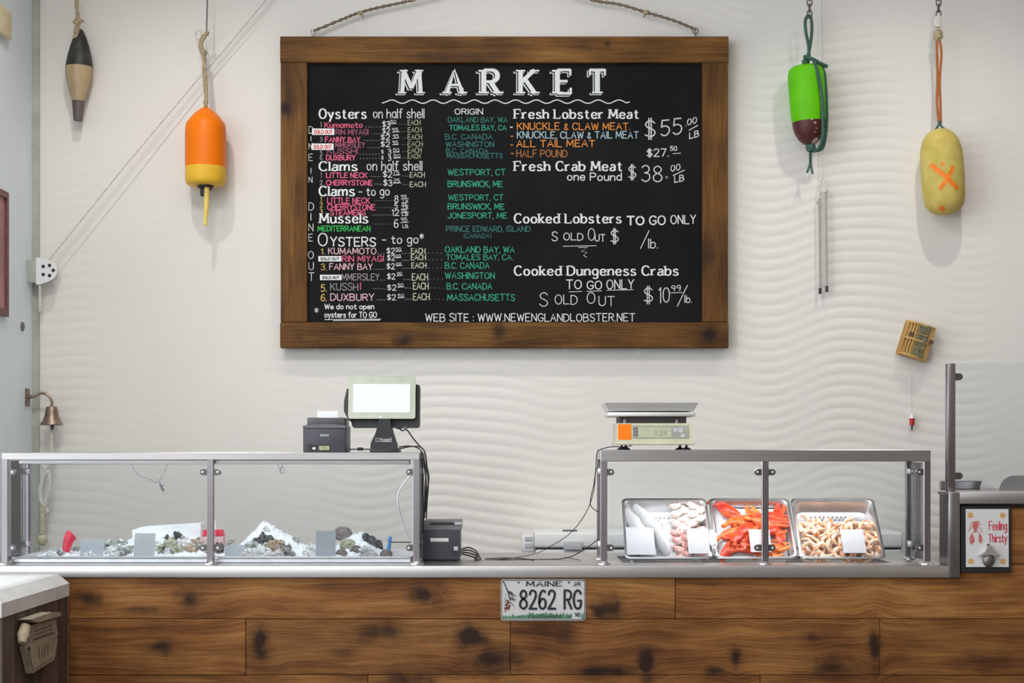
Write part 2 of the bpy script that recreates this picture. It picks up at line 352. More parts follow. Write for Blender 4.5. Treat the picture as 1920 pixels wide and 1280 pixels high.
# ------------------------------------------------------------------ materials
M_wall = mat('wall_paint', (0.80, 0.768, 0.722), 0.55, var=0.015, scale=2.0, spec=0.3)
M_blue = mat('blue_paint', (0.80, 0.89, 0.94), 0.6, var=0.02, scale=3)
M_trim = mat('corner_trim', (0.42, 0.44, 0.38), 0.6, var=0.12, scale=9)
M_floor = mat('floor_concrete', (0.16, 0.14, 0.125), 0.35, var=0.2, scale=3)
M_ceil = mat('ceiling_paint', (0.55, 0.54, 0.52), 0.8, var=0.03)
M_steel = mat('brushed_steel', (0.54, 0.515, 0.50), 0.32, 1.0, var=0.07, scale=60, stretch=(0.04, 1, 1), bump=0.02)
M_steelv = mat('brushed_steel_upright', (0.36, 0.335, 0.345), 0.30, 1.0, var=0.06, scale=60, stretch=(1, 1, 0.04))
M_pan = mat('pan_steel', (0.80, 0.79, 0.80), 0.33, 1.0, var=0.05, scale=20)
M_clamp = mat('clamp_metal', (0.16, 0.145, 0.15), 0.35, 0.85, var=0.1)
M_glass = glass_mat('clear_glass')
M_black = mat('black_plastic', (0.018, 0.018, 0.020), 0.4, var=0.15)
M_grey = mat('charcoal_plastic', (0.055, 0.053, 0.066), 0.45, var=0.06)
M_grey2 = mat('grey_plastic', (0.13, 0.13, 0.14), 0.4, var=0.06)
M_white = mat('white_plastic', (0.80, 0.80, 0.80), 0.45, var=0.02)
M_paper = mat('white_paper', (0.85, 0.85, 0.84), 0.7, var=0.02)
M_card = mat('grey_card', (0.50, 0.52, 0.55), 0.5, var=0.03)
M_cardw = mat('white_card', (0.56, 0.55, 0.58), 0.5, var=0.03)
M_wire = mat('black_cable', (0.015, 0.015, 0.016), 0.5, var=0.1)
M_ice = mat('crushed_ice', (0.86, 0.88, 0.90), 0.3, var=0.05, scale=90, bump=0.6, bscale=160)
M_rope = mat('tan_rope', (0.42, 0.33, 0.20), 0.85, var=0.3, scale=160, bump=0.5)
M_ropew = mat('pale_rope', (0.66, 0.64, 0.57), 0.85, var=0.2, scale=160, bump=0.5)
M_brass = mat('aged_bronze', (0.29, 0.22, 0.17), 0.38, 0.8, var=0.25, scale=25)
M_orange = mat('orange_paint', (0.93, 0.20, 0.0), 0.4, var=0.05, scale=8, spec=0.25)
M_yellow = mat('yellow_paint', (0.84, 0.50, 0.04), 0.4, var=0.06, scale=8, spec=0.25)
RAMPC = [(0.050, 0.018, 0.007), (0.175, 0.068, 0.020), (0.275, 0.118, 0.034), (0.38, 0.19, 0.066)]
RAMPF = [(0.045, 0.019, 0.006), (0.11, 0.048, 0.012), (0.17, 0.077, 0.018), (0.25, 0.122, 0.030)]
YF = 5.714; YW = 7.30
def kz(px, py, rx, ry, st=1.0, y=YF): return (PX(px, y), PZ(py, y), rx*y/F, ry*y/F, st)
CK = [kz(168, 1122, 20, 14, .75), kz(355, 1122, 19, 15, .85), kz(300, 1211, 22, 13, .8), kz(487, 1205, 14, 28, 1.0), kz(798, 1115, 28, 18, .9), kz(705, 1185, 45, 16, .7), kz(640, 1222, 25, 9, .5),
      kz(880, 1195, 28, 22, 1.0), kz(925, 1235, 45, 20, .8), kz(1135, 1140, 26, 20, .95), kz(1210, 1240, 14, 26, 1.0), kz(1140, 1258, 60, 8, .9), kz(1380, 1230, 9, 20, .9), kz(1340, 1258, 14, 8, .8),
      kz(1522, 1195, 15, 14, .6), kz(1560, 1250, 34, 14, .85), kz(1640, 1210, 8, 34, .85), kz(760, 1275, 40, 14, .8), kz(1062, 1185, 14, 26, .6), kz(1850, 1240, 50, 16, .5), kz(268, 1143, 28, 6, .6)]
M_plank = wood_mat('knotty_plank', RAMPC, 'X', CK, rough=0.5)
YB = 7.225
FK = [kz(535, 202, 8, 12, .9, YB), kz(755, 640, 16, 12, .9, YB), kz(936, 622, 12, 12, .7, YB), kz(1332, 625, 14, 12, .9, YB), kz(1140, 83, 6, 6, .8, YB), kz(1325, 480, 12, 30, .6, YB), kz(560, 632, 8, 8, .6, YB), kz(820, 105, 60, 8, .5, YB)]
M_frX = wood_mat('frame_wood', RAMPF, 'X', FK, rough=0.6)
M_frZ = wood_mat('frame_wood_upright', RAMPF, 'Z', [(k[1], k[0], k[3], k[2], k[4]) for k in FK], rough=0.6)
M_darkwood = wood_mat('weathered_boards', [(0.035, 0.024, 0.018), (0.075, 0.052, 0.040), (0.11, 0.08, 0.064), (0.16, 0.12, 0.10)], 'V', rough=0.6)
M_board = mat('blackboard', (0.0075, 0.0075, 0.0080), 0.75, col2=(0.013, 0.013, 0.014), scale=3.0, thr=(0.4, 0.75), spec=0.12)

# ------------------------------------------------------------------ the room
XL = PX(62, YW); XR = 3.6; ZC = 4.25
struct(MB().box(XL-3.4, XR, -3.5, YW, -0.1, 0).build('floor', M_floor))
struct(MB().box(XL-3.4, XR, -3.5, YW+0.1, ZC, ZC+0.1).build('ceiling', M_ceil))
def wave_h(x, z):
    a = (0.034+0.012*max(0, min(1, x/1.2)))*math.cos(2*PI*(x+0.263+0.05*math.sin(z*1.7))/0.90)+0.010*math.sin(2*PI*x/0.47+1.1*z)
    lam = 0.0515
    ph = (z-a)/lam+0.35*math.sin(x*1.3+z*1.2)
    t = ph-math.floor(ph)
    s = math.sin(PI*t)**0.65 if t < 0.5 else math.sin(PI*t)**0.9
    env = 0.66+0.34*math.sin(2*PI*(x*0.55+0.10*z)+1.9)
    edge = min(1.0, max(0.30, (x+1.7)/1.6))
    return 0.0044*s*env*edge
mb = MB(); nx, nz_ = 150, 700; vs = []
x0, x1, z0, z1 = PX(75, YW), 2.9, 0.7, ZC
for j in range(nz_+1):
    z = z0+(z1-z0)*j/nz_
    for i in range(nx+1):
        x = x0+(x1-x0)*i/nx; vs.append((x, YW-wave_h(x, z), z))
fs = [(j*(nx+1)+i, j*(nx+1)+i+1, (j+1)*(nx+1)+i+1, (j+1)*(nx+1)+i) for j in range(nz_) for i in range(nx)]
me = bpy.data.meshes.new('wall_back'); me.from_pydata(vs, [], fs); me.update(); me.materials.append(M_wall)
for p in me.polygons: p.use_smooth = True
wb = bpy.data.objects.new('wall_back', me); C.objects.link(wb); struct(wb)
t = MB().box(XL-0.1, XR, YW+0.004, YW+0.12, 0, ZC).build('backing', M_wall, None); t.name = 'wall_rear'; struct(t)
struct(MB().box(XL-0.12, XL, 5.75, YW, 0, ZC).build('wall_left', M_blue))
struct(MB().box(XL, PX(75, YW), YW-0.012, YW+0.004, 0, ZC).build('trim_1', M_trim))
M_dim = mat('shop_paint', (0.26, 0.215, 0.18), 0.7, var=0.05)
struct(MB().box(XR, XR+0.1, -3.5, YW, 0, ZC).build('wall_right', M_dim))
struct(MB().box(XL-3.4, XR, -3.6, -3.5, 0, 1.9).box(0.5, XR, -3.6, -3.5, 1.9, ZC).build('wall_front', M_dim))  # unseen wall, upper right closed so daylight comes in mostly from the left

# ------------------------------------------------------------------ counter
ZT = 0.95
APB = PZ(1083, YF-0.014); RT = PZ(922, YF-0.014); RB = PZ(945, YF-0.014)
XS0 = PX(1778, YF-0.014); XS1 = PX(1800, YF-0.014); XEND = 2.7; XBEG = XL+0.005
ct = thing('service_counter', 'long counter front clad in knotty reclaimed brown planks', 'counter', (0, YF+0.02, 0))
MB().box(XBEG, XEND, YF+0.022, YF+0.05, 0.0, APB+0.02).box(XS0+0.02, XEND, YF+0.022, YF+0.05, APB+0.02, RB+0.01).build('backing_board', M_darkwood, ct)
rowz = [PZ(q, YF) for q in (952, 1057, 1160, 1265, 1370, 1475, 1570)]+[0.0]
joints = {0: [PX(1805, YF), XEND], 1: [XBEG, PX(1266, YF), XEND], 2: [XBEG, PX(461, YF), PX(957, YF), PX(1650, YF), XEND], 3: [XBEG, PX(690, YF), PX(1425, YF), XEND],
          4: [XBEG, PX(300, YF), PX(1100, YF), XEND], 5: [XBEG, PX(800, YF), PX(1500, YF), XEND], 6: [XBEG, PX(500, YF), PX(1300, YF), XEND]}
for r in range(7):
    js = joints[r]
    for i in range(len(js)-1):
        zt = rowz[r]-0.0008; zb = rowz[r+1]+0.0008
        d = random.uniform(-0.003, 0.002)
        if r == 1:
            MB().box(js[i]+0.0008, js[i+1]-0.0008, YF+d, YF+0.021, zb, min(zt, APB-0.001) if i == 0 else zt, 0.0018, 1).build('plank', M_plank, ct) if i == 0 else \
            (MB().box(js[i]+0.0008, XS1, YF+d, YF+0.021, zb, APB-0.001, 0.0018, 1).box(XS1, js[i+1], YF+d, YF+0.021, zb, zt, 0.0018, 1).build('plank', M_plank, ct))
        else:
            MB().box(js[i]+0.0008, js[i+1]-0.0008, YF+d, YF+0.021, zb, zt, 0.0018, 1).build('plank', M_plank, ct)

# stainless worktop with a cold well on the right and a raised ledge
yA = YF-0.014; yBk = 6.42; wx0 = PX(1166, 5.9); wx1 = PX(1668, 5.9); wy0, wy1 = 5.86, 6.26
wt = thing('steel_worktop', 'continuous stainless steel worktop edge stepping up to a raised ledge', 'worktop', (0, YF+0.3, APB))
MB().box(XBEG, wx0, yA, yBk, ZT-0.012, ZT, 0.002, 1).box(wx1, XS0+0.02, yA, yBk, ZT-0.012, ZT, 0.002, 1).box(wx0, wx1, yA, wy0, ZT-0.012, ZT, 0.002, 1).box(wx0, wx1, wy1, yBk, ZT-0.012, ZT, 0.002, 1).build('top_sheet', M_steel, wt)
MB().box(XBEG, XS1, yA-0.002, yA+0.013, APB, ZT+0.001, 0.004, 2).build('front_edge', mat('satin_steel_edge', (0.66, 0.635, 0.62), 0.42, 1.0, var=0.06, scale=60, stretch=(0.04, 1, 1)), wt)
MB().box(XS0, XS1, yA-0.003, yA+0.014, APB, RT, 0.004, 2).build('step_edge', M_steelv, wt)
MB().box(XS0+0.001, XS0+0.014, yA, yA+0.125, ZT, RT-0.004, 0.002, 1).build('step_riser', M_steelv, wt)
MB().box(XS0, XEND, yA-0.002, yA+0.013, RB, RT+0.001, 0.004, 2).build('raised_edge', M_steel, wt)
MB().box(XS0, XEND, yA, yA+0.15, RT-0.012, RT, 0.002, 1).build('raised_sheet', M_steel, wt)
MB().box(wx0, wx0+0.004, wy0, wy1, 0.80, ZT-0.012).box(wx1-0.004, wx1, wy0, wy1, 0.80, ZT-0.012).box(wx0, wx1, wy0, wy0+0.004, 0.80, ZT-0.012).box(wx0, wx1, wy1-0.004, wy1, 0.80, ZT-0.012).box(wx0, wx1, wy0, wy1, 0.796, 0.80).build('cold_well', M_pan, wt)
MB().box(XBEG, XS0, yBk-0.03, yBk-0.01, 0.0, ZT-0.012).build('back_panel', M_steelv, wt)

# ------------------------------------------------------------------ glass display guards
def guard(label, pxl, pxm, pxr, py_top, py_bot, lip, led_power, led_col, ledx):
    yf = 5.78; pw = 0.0245; yb = 6.07
    xl = PX(pxl, yf); xr = PX(pxr, yf); xm = PX(pxm, yf)
    zt = PZ(py_top, yf); zb = PZ(py_bot, yf)
    t = thing('display_guard', label, 'sneeze guard', ((xl+xr)/2, (yf+yb)/2, ZT))
    for x in (xl, xm-pw/2, xr-pw):
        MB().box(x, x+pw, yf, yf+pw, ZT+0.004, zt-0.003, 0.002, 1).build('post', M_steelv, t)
        c = Vector((x+pw/2, yf+pw/2, ZT))
        MB().lathe([(0.026, 0.0), (0.026, 0.004), (0.02, 0.006), (0.016, 0.010)], c, 20).build('foot_flange', M_pan, t)
    for x in (xl, xr-pw):
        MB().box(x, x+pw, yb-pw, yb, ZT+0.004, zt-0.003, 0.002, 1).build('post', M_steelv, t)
        MB().lathe([(0.026, 0.0), (0.026, 0.004), (0.02, 0.006), (0.016, 0.010)], Vector((x+pw/2, yb-pw/2, ZT)), 20).build('foot_flange', M_pan, t)
    MB().box(xl, xr, yf-0.001, yf+pw, zb, zt, 0.002, 1).build('front_rail', M_steel, t)
    MB().box(xl, xr, yb-pw, yb+0.001, zb+0.006, zt, 0.002, 1).build('back_rail', M_steel, t)
    for x in (xl, xr-pw): MB().box(x-0.0005, x+pw+0.0005, yf+pw, yb-pw, zb+0.006, zt, 0.002, 1).build('side_rail', M_steel, t)
    MB().box(xl+pw, xr-pw, yf+pw, yb-pw, zt-0.004, zt-0.001).build('shelf', M_steel, t)
    if lip:
        zl = PZ(py_bot+8.5, yf)
        MB().box(xl+pw*2.2, xr-pw*1.5, yf+pw+0.002, yf+pw+0.022, zl, zb+0.012, 0.003, 1).build('light_channel', M_steel, t)
    # glass with clamps
    gy = yf+0.010
    for a, b in ((xl+pw, xm-pw/2), (xm+pw/2, xr-pw)):
        MB().box(a+0.006, b-0.006, gy, gy+0.005, ZT+0.012, zb-0.006).build('glass_pane', M_glass, t)
    for x in (xl+pw*0.45, xr-pw*0.55):
        MB().box(x, x+0.005, yf+pw+0.012, yb-pw-0.012, ZT+0.012, zb-0.004).build('side_pane', M_glass, t)
    def clamp(x, z, s):
        out = [(0, -0.0115), (s*0.014, -0.0115)]+[(s*(0.014+0.0115*math.sin(a)), -0.0115*math.cos(a)) for a in [PI*k/8 for k in range(1, 8)]]+[(s*0.014, 0.0115), (0, 0.0115)]
        q = MB().prism(out, lambda u, v, d: Vector((x+u, d, z+v)), gy-0.007, gy+0.012).build('glass_clamp', M_clamp, t)
        MB().lathe([(0.0045, 0), (0.0045, 0.002), (0.003, 0.0028)], Vector((x+s*0.015, gy-0.007, z)), 12, Matrix.Rotation(PI/2, 3, 'X')).build('clamp_screw', M_pan, q)
    for pyc in (885, 1027):
        z = PZ(pyc, yf); clamp(xl+pw, z, 1); clamp(xm-pw/2, z, -1); clamp(xm+pw/2, z, 1); clamp(xr-pw, z, -1)
        for x, s in ((xl+pw*0.5, 1), (xr-pw*0.5, -1)):
            q = MB().box(x-0.011, x+0.011, yb-pw-0.028, yb-pw, z-0.0115, z+0.0115, 0.005, 2).build('side_clamp', M_pan, t)
    # LED strip under the shelf
    zz = zb+0.004
    st_ = MB().box(xl+0.06, xr-0.06, yf+0.10, yf+0.125, zz, zz+0.012, 0.002, 1).build('led_strip', M_white, t)
    l = bpy.data.lights.new('led_lamp', 'AREA'); l.shape = 'RECTANGLE'; l.size = (xr-xl)-0.16; l.size_y = 0.02; l.energy = led_power; l.color = led_col
    lo = bpy.data.objects.new('led_lamp', l); C.objects.link(lo); lo.location = ((xl+xr)/2, yf+0.1125, zz-0.003)
    return t
guard('long stainless and glass display guard over the iced shellfish, carrying the terminal', 2, 394, 787, 848, 862, True, 3.2, (0.90, 0.95, 1.0), None)
guard('shorter stainless and glass display guard over the seafood pans, carrying the scale', 1126, 1435, 1745, 843, 865, False, 4.0, (1.0, 0.98, 0.97), None)
# raised guard on the ledge
rg = thing('ledge_guard', 'tall stainless post with clear glass pane standing on the raised ledge', 'sneeze guard', (PX(1850, YF+.03), YF+0.03, RT))
yq = YF+0.015
px0, px1 = PX(1776, yq), PX(1792, yq)
MB().box(px0, px1, yq, yq+0.03, RT, PZ(681, yq), 0.003, 2).build('post', M_steelv, rg)
MB().box(PX(1796, yq), XEND, yq+0.012, yq+0.018, RT+0.006, PZ(681, yq)).build('glass_pane', M_glass, rg)
for pyc in (706, 892):
    z = PZ(pyc, yq)
    out = [(0, -0.0125), (0.014, -0.0125)]+[(0.014+0.0125*math.sin(a), -0.0125*math.cos(a)) for a in [PI*k/8 for k in range(1, 8)]]+[(0.014, 0.0125), (0, 0.0125)]
    MB().prism(out, lambda u, v, d: Vector((px1+u, d, z+v)), yq+0.004, yq+0.026).build('glass_clamp', M_clamp, rg)

# ------------------------------------------------------------------ chalkboard
yb0 = YB; yc = YB+0.022
cb = thing('chalkboard', 'large black menu chalkboard in a rough brown wooden frame', 'chalkboard', (PX(946, YB), YB+0.03, PZ(652, YB)))
def fr(a, b, c, d, m): return MB().box(PX(a, YB), PX(b, YB), YB, YB+0.045, PZ(d, YB), PZ(c, YB), 0.003, 1).build('frame_rail', m, cb)
fr(525, 1366, 68, 117, M_frX); fr(525, 1366, 604, 652, M_frX); fr(526, 576, 117.4, 603.6, M_frZ); fr(1317, 1365, 117.4, 603.6, M_frZ)
MB().box(PX(574, YB), PX(1319, YB), yc, yc+0.012, PZ(606, YB), PZ(115, YB)).build('slate', M_board, cb)
def chalk(name, c, dark=0.55):
    return mat('chalk_'+name, tuple(q*dark for q in c), 0.8, col2=c, scale=190, thr=(0.30, 0.52), spec=0.1)
CH = {'w': chalk('white', (0.78, 0.80, 0.78), .75), 'h': chalk('hand_white', (0.70, 0.71, 0.69)), 'p': chalk('pink', (0.72, 0.14, 0.24)), 'd': chalk('dull_pink', (0.36, 0.11, 0.17)), 'l': chalk('light_pink', (0.74, 0.46, 0.50)),
      'e': chalk('olive', (0.42, 0.43, 0.27)), 'E': chalk('cream', (0.60, 0.60, 0.44)), 'g': chalk('sea_green', (0.05, 0.34, 0.22)), 'G': chalk('bright_green', (0.06, 0.52, 0.13)), 'f': chalk('faded_green', (0.05, 0.18, 0.16)),
      'o': chalk('orange', (0.78, 0.29, 0.06)), 'q': chalk('brown_orange', (0.42, 0.16, 0.055)), 'b': chalk('pale_blue', (0.45, 0.60, 0.66)), 'y': chalk('yellow', (0.62, 0.42, 0.12)), 'k': M_board, 'v': chalk('grey', (0.34, 0.30, 0.32)), 'r': chalk('red', (0.62, 0.06, 0.04), .9)}
def bfn(y):
    return lambda px, py: P(px, py, y)
YT = yc-0.0012
def ct_(s, a, b, base, h, c, w=1.6, serif=False, drop=0, jit=0.03, y=YT, name='chalk_lettering', par=None):
    m = MB(); lettering(m, s, a, b, base, h, w, bfn(y), serif, drop, jit); return m.build(name, CH[c], par or cb)
def line(pts, c, w=1.3, y=YT, sm=False):
    m = MB()
    if sm: pts = [(q.x, q.y) for q in smooth_path([Vector((a, b, 0)) for a, b in pts], 4)]
    ribbon(m, pts, lambda d: w, bfn(y)); return m.build('chalk_stroke', CH[c], cb)
for ch, a, b in (('M', 754, 806), ('A', 838, 877), ('R', 907, 946), ('K', 976, 1014), ('E', 1045, 1078), ('T', 1106, 1142)):
    m = MB(); m2 = MB(); m3 = MB()
    ww = {'M': 7.5, 'A': 8.5, 'K': 8.5}.get(ch, 9.5)
    lettering(m, ch, a, b, 175, 44, ww, bfn(YT-0.002), True); 
    lettering(m2, ch, a-1.5, b-1.5, 176.6, 44, ww+1.0, bfn(YT-0.001), True)
    lettering(m3, ch, a-3.2, b-3.2, 178.2, 44, ww+1.2, bfn(YT), True)
    for q in (m, m2, m3):
        pass
    m.build('title_letter', CH['w'], cb); m2.build('title_gap', CH['k'], cb); m3.build('title_outline', CH['w'], cb)
line([(717, 193)]+[(725+i*2, 190.5-3.2*math.sin(2*PI*(i*2)/38.7)) for i in range(226)]+[(1180, 191)], 'w', 1.9)
SER = [('Oysters', 599, 686, 222, 18), ('Clams', 599, 669, 320, 17), ('Clams', 599, 664, 367, 18), ('Mussels', 600, 689, 418, 18), ('Fresh Lobster Meat', 965, 1197, 222, 17), ('Fresh Crab Meat', 965, 1166, 320, 17.5), ('Cooked Lobsters', 965, 1164, 418, 17.5), ('Cooked Dungeness Crabs', 965, 1271, 516, 17.5)]
for s, a, b, base, h in SER: ct_(s, a, b, base, h, 'w', 3.4, True, 0, 0)
HAND = [
 ('on half shell', 700, 795, 221, 17, 'h', 1.8), ('on half shell', 688, 791, 319, 17, 'h', 1.8), ('- to go', 673, 730, 366, 15, 'h', 1.8), ('ORIGIN', 853, 905, 214, 10, 'w', 1.5),
 ('1', 601, 604, 238, 9, 'e', 1.2), ('Kumamoto', 609, 679, 239, 9.5, 'p', 1.9), ('......', 686, 713, 238, 8, 'E', 1.2), ('$3', 717, 731, 238, 10.5, 'h', 1.6), ('50', 732, 742, 231, 6, 'h', 1.2), ('....', 748, 761, 233, 8, 'e', 1), ('EACH', 765, 788, 234, 9, 'e', 1.2),
 ('RIN MIYAGI', 630, 690, 252, 9.5, 'd', 1.6), ('....', 702, 714, 251, 8, 'E', 1), ('$2', 717, 731, 250, 10, 'h', 1.5), ('95', 735, 746, 246, 6, 'h', 1.2), ('....', 749, 761, 247, 8, 'e', 1), ('EACH', 765, 790, 248, 9, 'e', 1.2),
 ('3', 600, 605, 265, 8, 'v', 1.2), ('FANNY BAY', 610, 675, 266, 9, 'p', 1.9), ('......', 683, 711, 263, 8, 'E', 1.1), ('$2', 714, 731, 262, 9.5, 'h', 1.5), ('95', 737, 747, 258, 6, 'h', 1.2), ('...', 755, 763, 259, 8, 'e', 1), ('EACH', 765, 791, 261, 9, 'e', 1.2),
 ('MMERSLEY', 629, 684, 276, 9, 'd', 1.6), ('.....', 690, 710, 277, 8, 'E', 1.1), ('$2', 714, 731, 275, 9.5, 'h', 1.5), ('95', 736, 746, 270, 6, 'h', 1.2), ('...', 755, 763, 271, 8, 'e', 1), ('EACH', 765, 792, 274, 9, 'e', 1.2),
 ('5', 600, 605, 291, 8, 'v', 1.2), ('KUSSHI', 614, 670, 288, 9.5, 'd', 1.8), ('.......', 675, 711, 289, 8, 'E', 1.1), ('$', 715, 719, 288, 7, 'h', 1.2), ('3', 728, 735, 289, 9.5, 'h', 1.5), ('50', 737, 748, 284, 6, 'h', 1.2), ('...', 756, 763, 284, 8, 'e', 1), ('EACH', 765, 790, 286, 9, 'e', 1.2),
 ('6', 600, 605, 300, 8, 'v', 1.2), ('DUXBURY', 612, 666, 300, 9, 'p', 1.9), ('.......', 676, 711, 297, 8, 'E', 1.1), ('$', 715, 719, 299, 7, 'h', 1.2), ('3', 728, 735, 301, 9.5, 'h', 1.5), ('50', 738, 750, 295, 6, 'h', 1.2), ('...', 756, 763, 296, 8, 'e', 1), ('EACH', 765, 788, 297, 8.5, 'e', 1.2),
 ('1', 601, 604, 333, 9, 'v', 1.2), ('LITTLE NECK', 612, 688, 333, 9, 'p', 1.9), ('.....', 695, 712, 331, 8, 'E', 1.1), ('$2', 718, 735, 332, 11, 'h', 1.6), ('75', 737, 748, 327, 7, 'h', 1.3), ('.....', 755, 766, 330, 8, 'e', 1), ('EACH', 769, 796, 332, 9, 'E', 1.2),
 ('2', 600, 605, 346, 8, 'v', 1.2), ('CHERRYSTONE', 612, 698, 347, 9, 'p', 1.9), ('.....', 703, 716, 345, 8, 'E', 1.1), ('$3', 719, 735, 348, 11, 'h', 1.6), ('25', 738, 749, 342, 7, 'h', 1.3), ('.....', 755, 766, 346, 8, 'e', 1), ('EACH', 769, 798, 350, 9, 'E', 1.2),
 ('1', 601, 604, 378, 9, 'y', 1.3), ('LITTLE NECK', 614, 693, 381, 10, 'p', 1.8), ('...........', 702, 737, 376, 8, 'v', 1.1), ('8', 740, 748, 379, 12, 'h', 1.6), ('95', 752, 762, 371, 5.5, 'h', 1.1), ('LB', 756, 765, 380, 5, 'h', 1),
 ('2', 600, 606, 389, 9, 'y', 1.3), ('CHERRYSTONE', 614, 703, 393, 10, 'p', 1.8), ('........', 708, 737, 389, 8, 'v', 1.1), ('5', 740, 748, 391, 10, 'h', 1.6), ('95', 753, 762, 385, 5, 'h', 1.1), ('LB', 756, 765, 392, 5, 'h', 1),
 ('3', 600, 606, 401, 9, 'y', 1.3), ('STEAMERS', 620, 685, 403, 9, 'p', 1.8), ('.........', 698, 733, 403, 8, 'E', 1.1), ('12', 735, 748, 404, 11, 'h', 1.6), ('95', 752, 762, 397, 5.5, 'h', 1.2), ('LB', 754, 765, 404, 5, 'h', 1.2),
 ('MEDITERRANEAN', 596, 694, 433, 9.5, 'G', 1.6), ('.........', 700, 731, 420, 8, 'v', 1), ('6', 739, 747, 426, 14, 'h', 1.7), ('95', 752, 763, 415, 7, 'h', 1.3), ('LB.', 755, 766, 427, 6, 'h', 1.2),
 ('O', 597, 618, 461, 24, 'w', 2.2), ('YSTERS', 620, 704, 461, 16, 'w', 2.3), ('- to go', 717, 784, 456, 15, 'h', 1.8), ('*', 787, 801, 454, 16, 'h', 1.7),
 ('1.', 602, 609, 476, 10, 'y', 1.6), ('KUMAMOTO', 616, 705, 476, 11, 'l', 1.8), ('...', 709, 720, 476, 9, 'E', 1.4), ('$2', 725, 740, 475, 10, 'h', 1.5), ('50', 742, 752, 470, 6, 'h', 1.2), ('...', 755, 766, 475, 9, 'E', 1.3), ('EACH.', 771, 799, 475, 9.5, 'E', 1.4), ('....', 804, 828, 474, 9, 'v', 1.2),
 ('RIN MIYAGI', 642, 719, 490, 10.5, 'p', 1.7), ('$2', 726, 740, 488, 10, 'h', 1.5), ('00', 742, 751, 482, 5, 'h', 1.2), ('....', 755, 767, 488, 9, 'E', 1.2), ('EACH', 771, 798, 487, 9.5, 'E', 1.4), ('....', 804, 828, 487, 9, 'v', 1.2),
 ('3.', 602, 612, 506, 11, 'y', 1.6), ('FANNY BAY', 618, 698, 505, 11, 'l', 1.8), ('......', 701, 720, 505, 9, 'E', 1.1), ('$2', 725, 740, 504, 10, 'h', 1.5), ('00', 743, 752, 497, 5, 'h', 1.2), ('....', 755, 768, 503, 9, 'E', 1.2), ('EACH', 772, 799, 502, 9.5, 'E', 1.4), ('....', 804, 828, 502, 9, 'v', 1.2),
 ('MMERSLEY', 641, 711, 525, 12, 'v', 1.5), ('...', 714, 722, 525, 9, 'E', 1.2), ('$2', 726, 741, 523, 10, 'h', 1.5), ('00', 745, 753, 515, 5, 'h', 1.2), ('....', 757, 769, 524, 9, 'E', 1.2), ('EACH', 773, 802, 525, 12, 'E', 1.5), ('....', 806, 830, 523, 9, 'v', 1.2),
 ('5.', 602, 612, 546, 13, 'y', 1.9), ('KUSSH', 620, 671, 544, 13, 'v', 1.6), ('I', 676, 678, 543, 13, 'p', 1.8), ('......', 700, 722, 541, 9, 'E', 1.2), ('$2', 726, 743, 544, 10, 'h', 1.5), ('50', 746, 756, 537, 6, 'h', 1.2), ('....', 760, 771, 540, 9, 'E', 1.2), ('EACH', 775, 803, 542, 12, 'E', 1.5), ('....', 807, 831, 540, 9, 'v', 1.2),
 ('6.', 602, 612, 564, 12, 'y', 1.9), ('DUXBURY', 620, 701, 563, 12, 'l', 1.9), ('....', 708, 722, 562, 9, 'E', 1.3), ('$2', 726, 742, 562, 10, 'h', 1.5), ('50', 746, 757, 557, 6, 'h', 1.2), ('....', 761, 772, 561, 9, 'E', 1.2), ('EACH', 775, 805, 562, 12, 'E', 1.5), ('....', 809, 831, 561, 9, 'v', 1.2),
 ('We do not open', 609, 701, 579, 9, 'w', 1.6), ('oysters for TO GO', 609, 706, 595, 10, 'w', 1.6), ('*', 590, 604, 592, 15, 'h', 1.4),
 ('OAKLAND BAY, WA', 840, 951, 229, 9.5, 'f', 1.6), ('TOMALES BAY, CA', 843, 949, 244, 9.5, 'g', 1.6), ('B.C. CANADA', 835, 923, 261, 9.5, 'f', 1.6), ('WASHINGTON', 836, 926, 275, 9.5, 'f', 1.6), ('B.C. CANADA', 837, 915, 287, 8.5, 'f', 1.5), ('MASSACHUSETTS', 838, 942, 296, 8.5, 'f', 1.5),
 ('WESTPORT, CT', 840, 947, 328, 10.5, 'g', 1.7), ('BRUNSWICK, ME', 840, 942, 350, 10.5, 'g', 1.8), ('WESTPORT, CT', 841, 943, 375, 10, 'g', 1.6), ('BRUNSWICK, ME', 840, 945, 392, 10, 'g', 1.8), ('JONESPORT, ME', 840, 950, 409, 10, 'g', 1.7), ('PRINCE EDWARD, ISLAND', 837, 994, 434, 10, 'f', 1.6), ('(CANADA)', 870, 921, 446, 8, 'f', 1.2),
 ('OAKLAND BAY, WA', 835, 964, 473, 11, 'g', 1.8), ('TOMALES BAY, CA.', 837, 961, 487, 10, 'g', 1.6), ('B.C. CANADA', 835, 917, 503, 11, 'g', 1.7), ('WASHINGTON', 835, 927, 522, 11, 'g', 1.7), ('B.C. CANADA', 838, 922, 542, 11, 'g', 1.8), ('MASSACHUSETTS', 839, 965, 563, 11.5, 'g', 1.8),
 ('D', 579, 587, 250, 13, 'h', 1.4), ('I', 583, 584, 264, 8, 'h', 1.4), ('N', 579, 586, 280, 11, 'h', 1.4), ('E', 579, 586, 301, 12, 'h', 1.4), ('I', 583, 584, 325, 10, 'h', 1.4), ('N', 579, 588, 342, 10, 'h', 1.4),
 ('D', 579, 589, 394, 14, 'h', 1.5), ('I', 583, 584, 413, 13, 'h', 1.5), ('N', 579, 588, 433, 13, 'h', 1.5), ('E', 579, 586, 452, 13, 'h', 1.5), ('O', 578, 588, 485, 14, 'h', 1.5), ('U', 579, 588, 506, 14, 'h', 1.5), ('T', 579, 589, 526, 15, 'h', 1.5),
 ('WEB SITE : WWW.NEWENGLANDLOBSTER.NET', 798, 1190, 602, 14, 'w', 1.6),
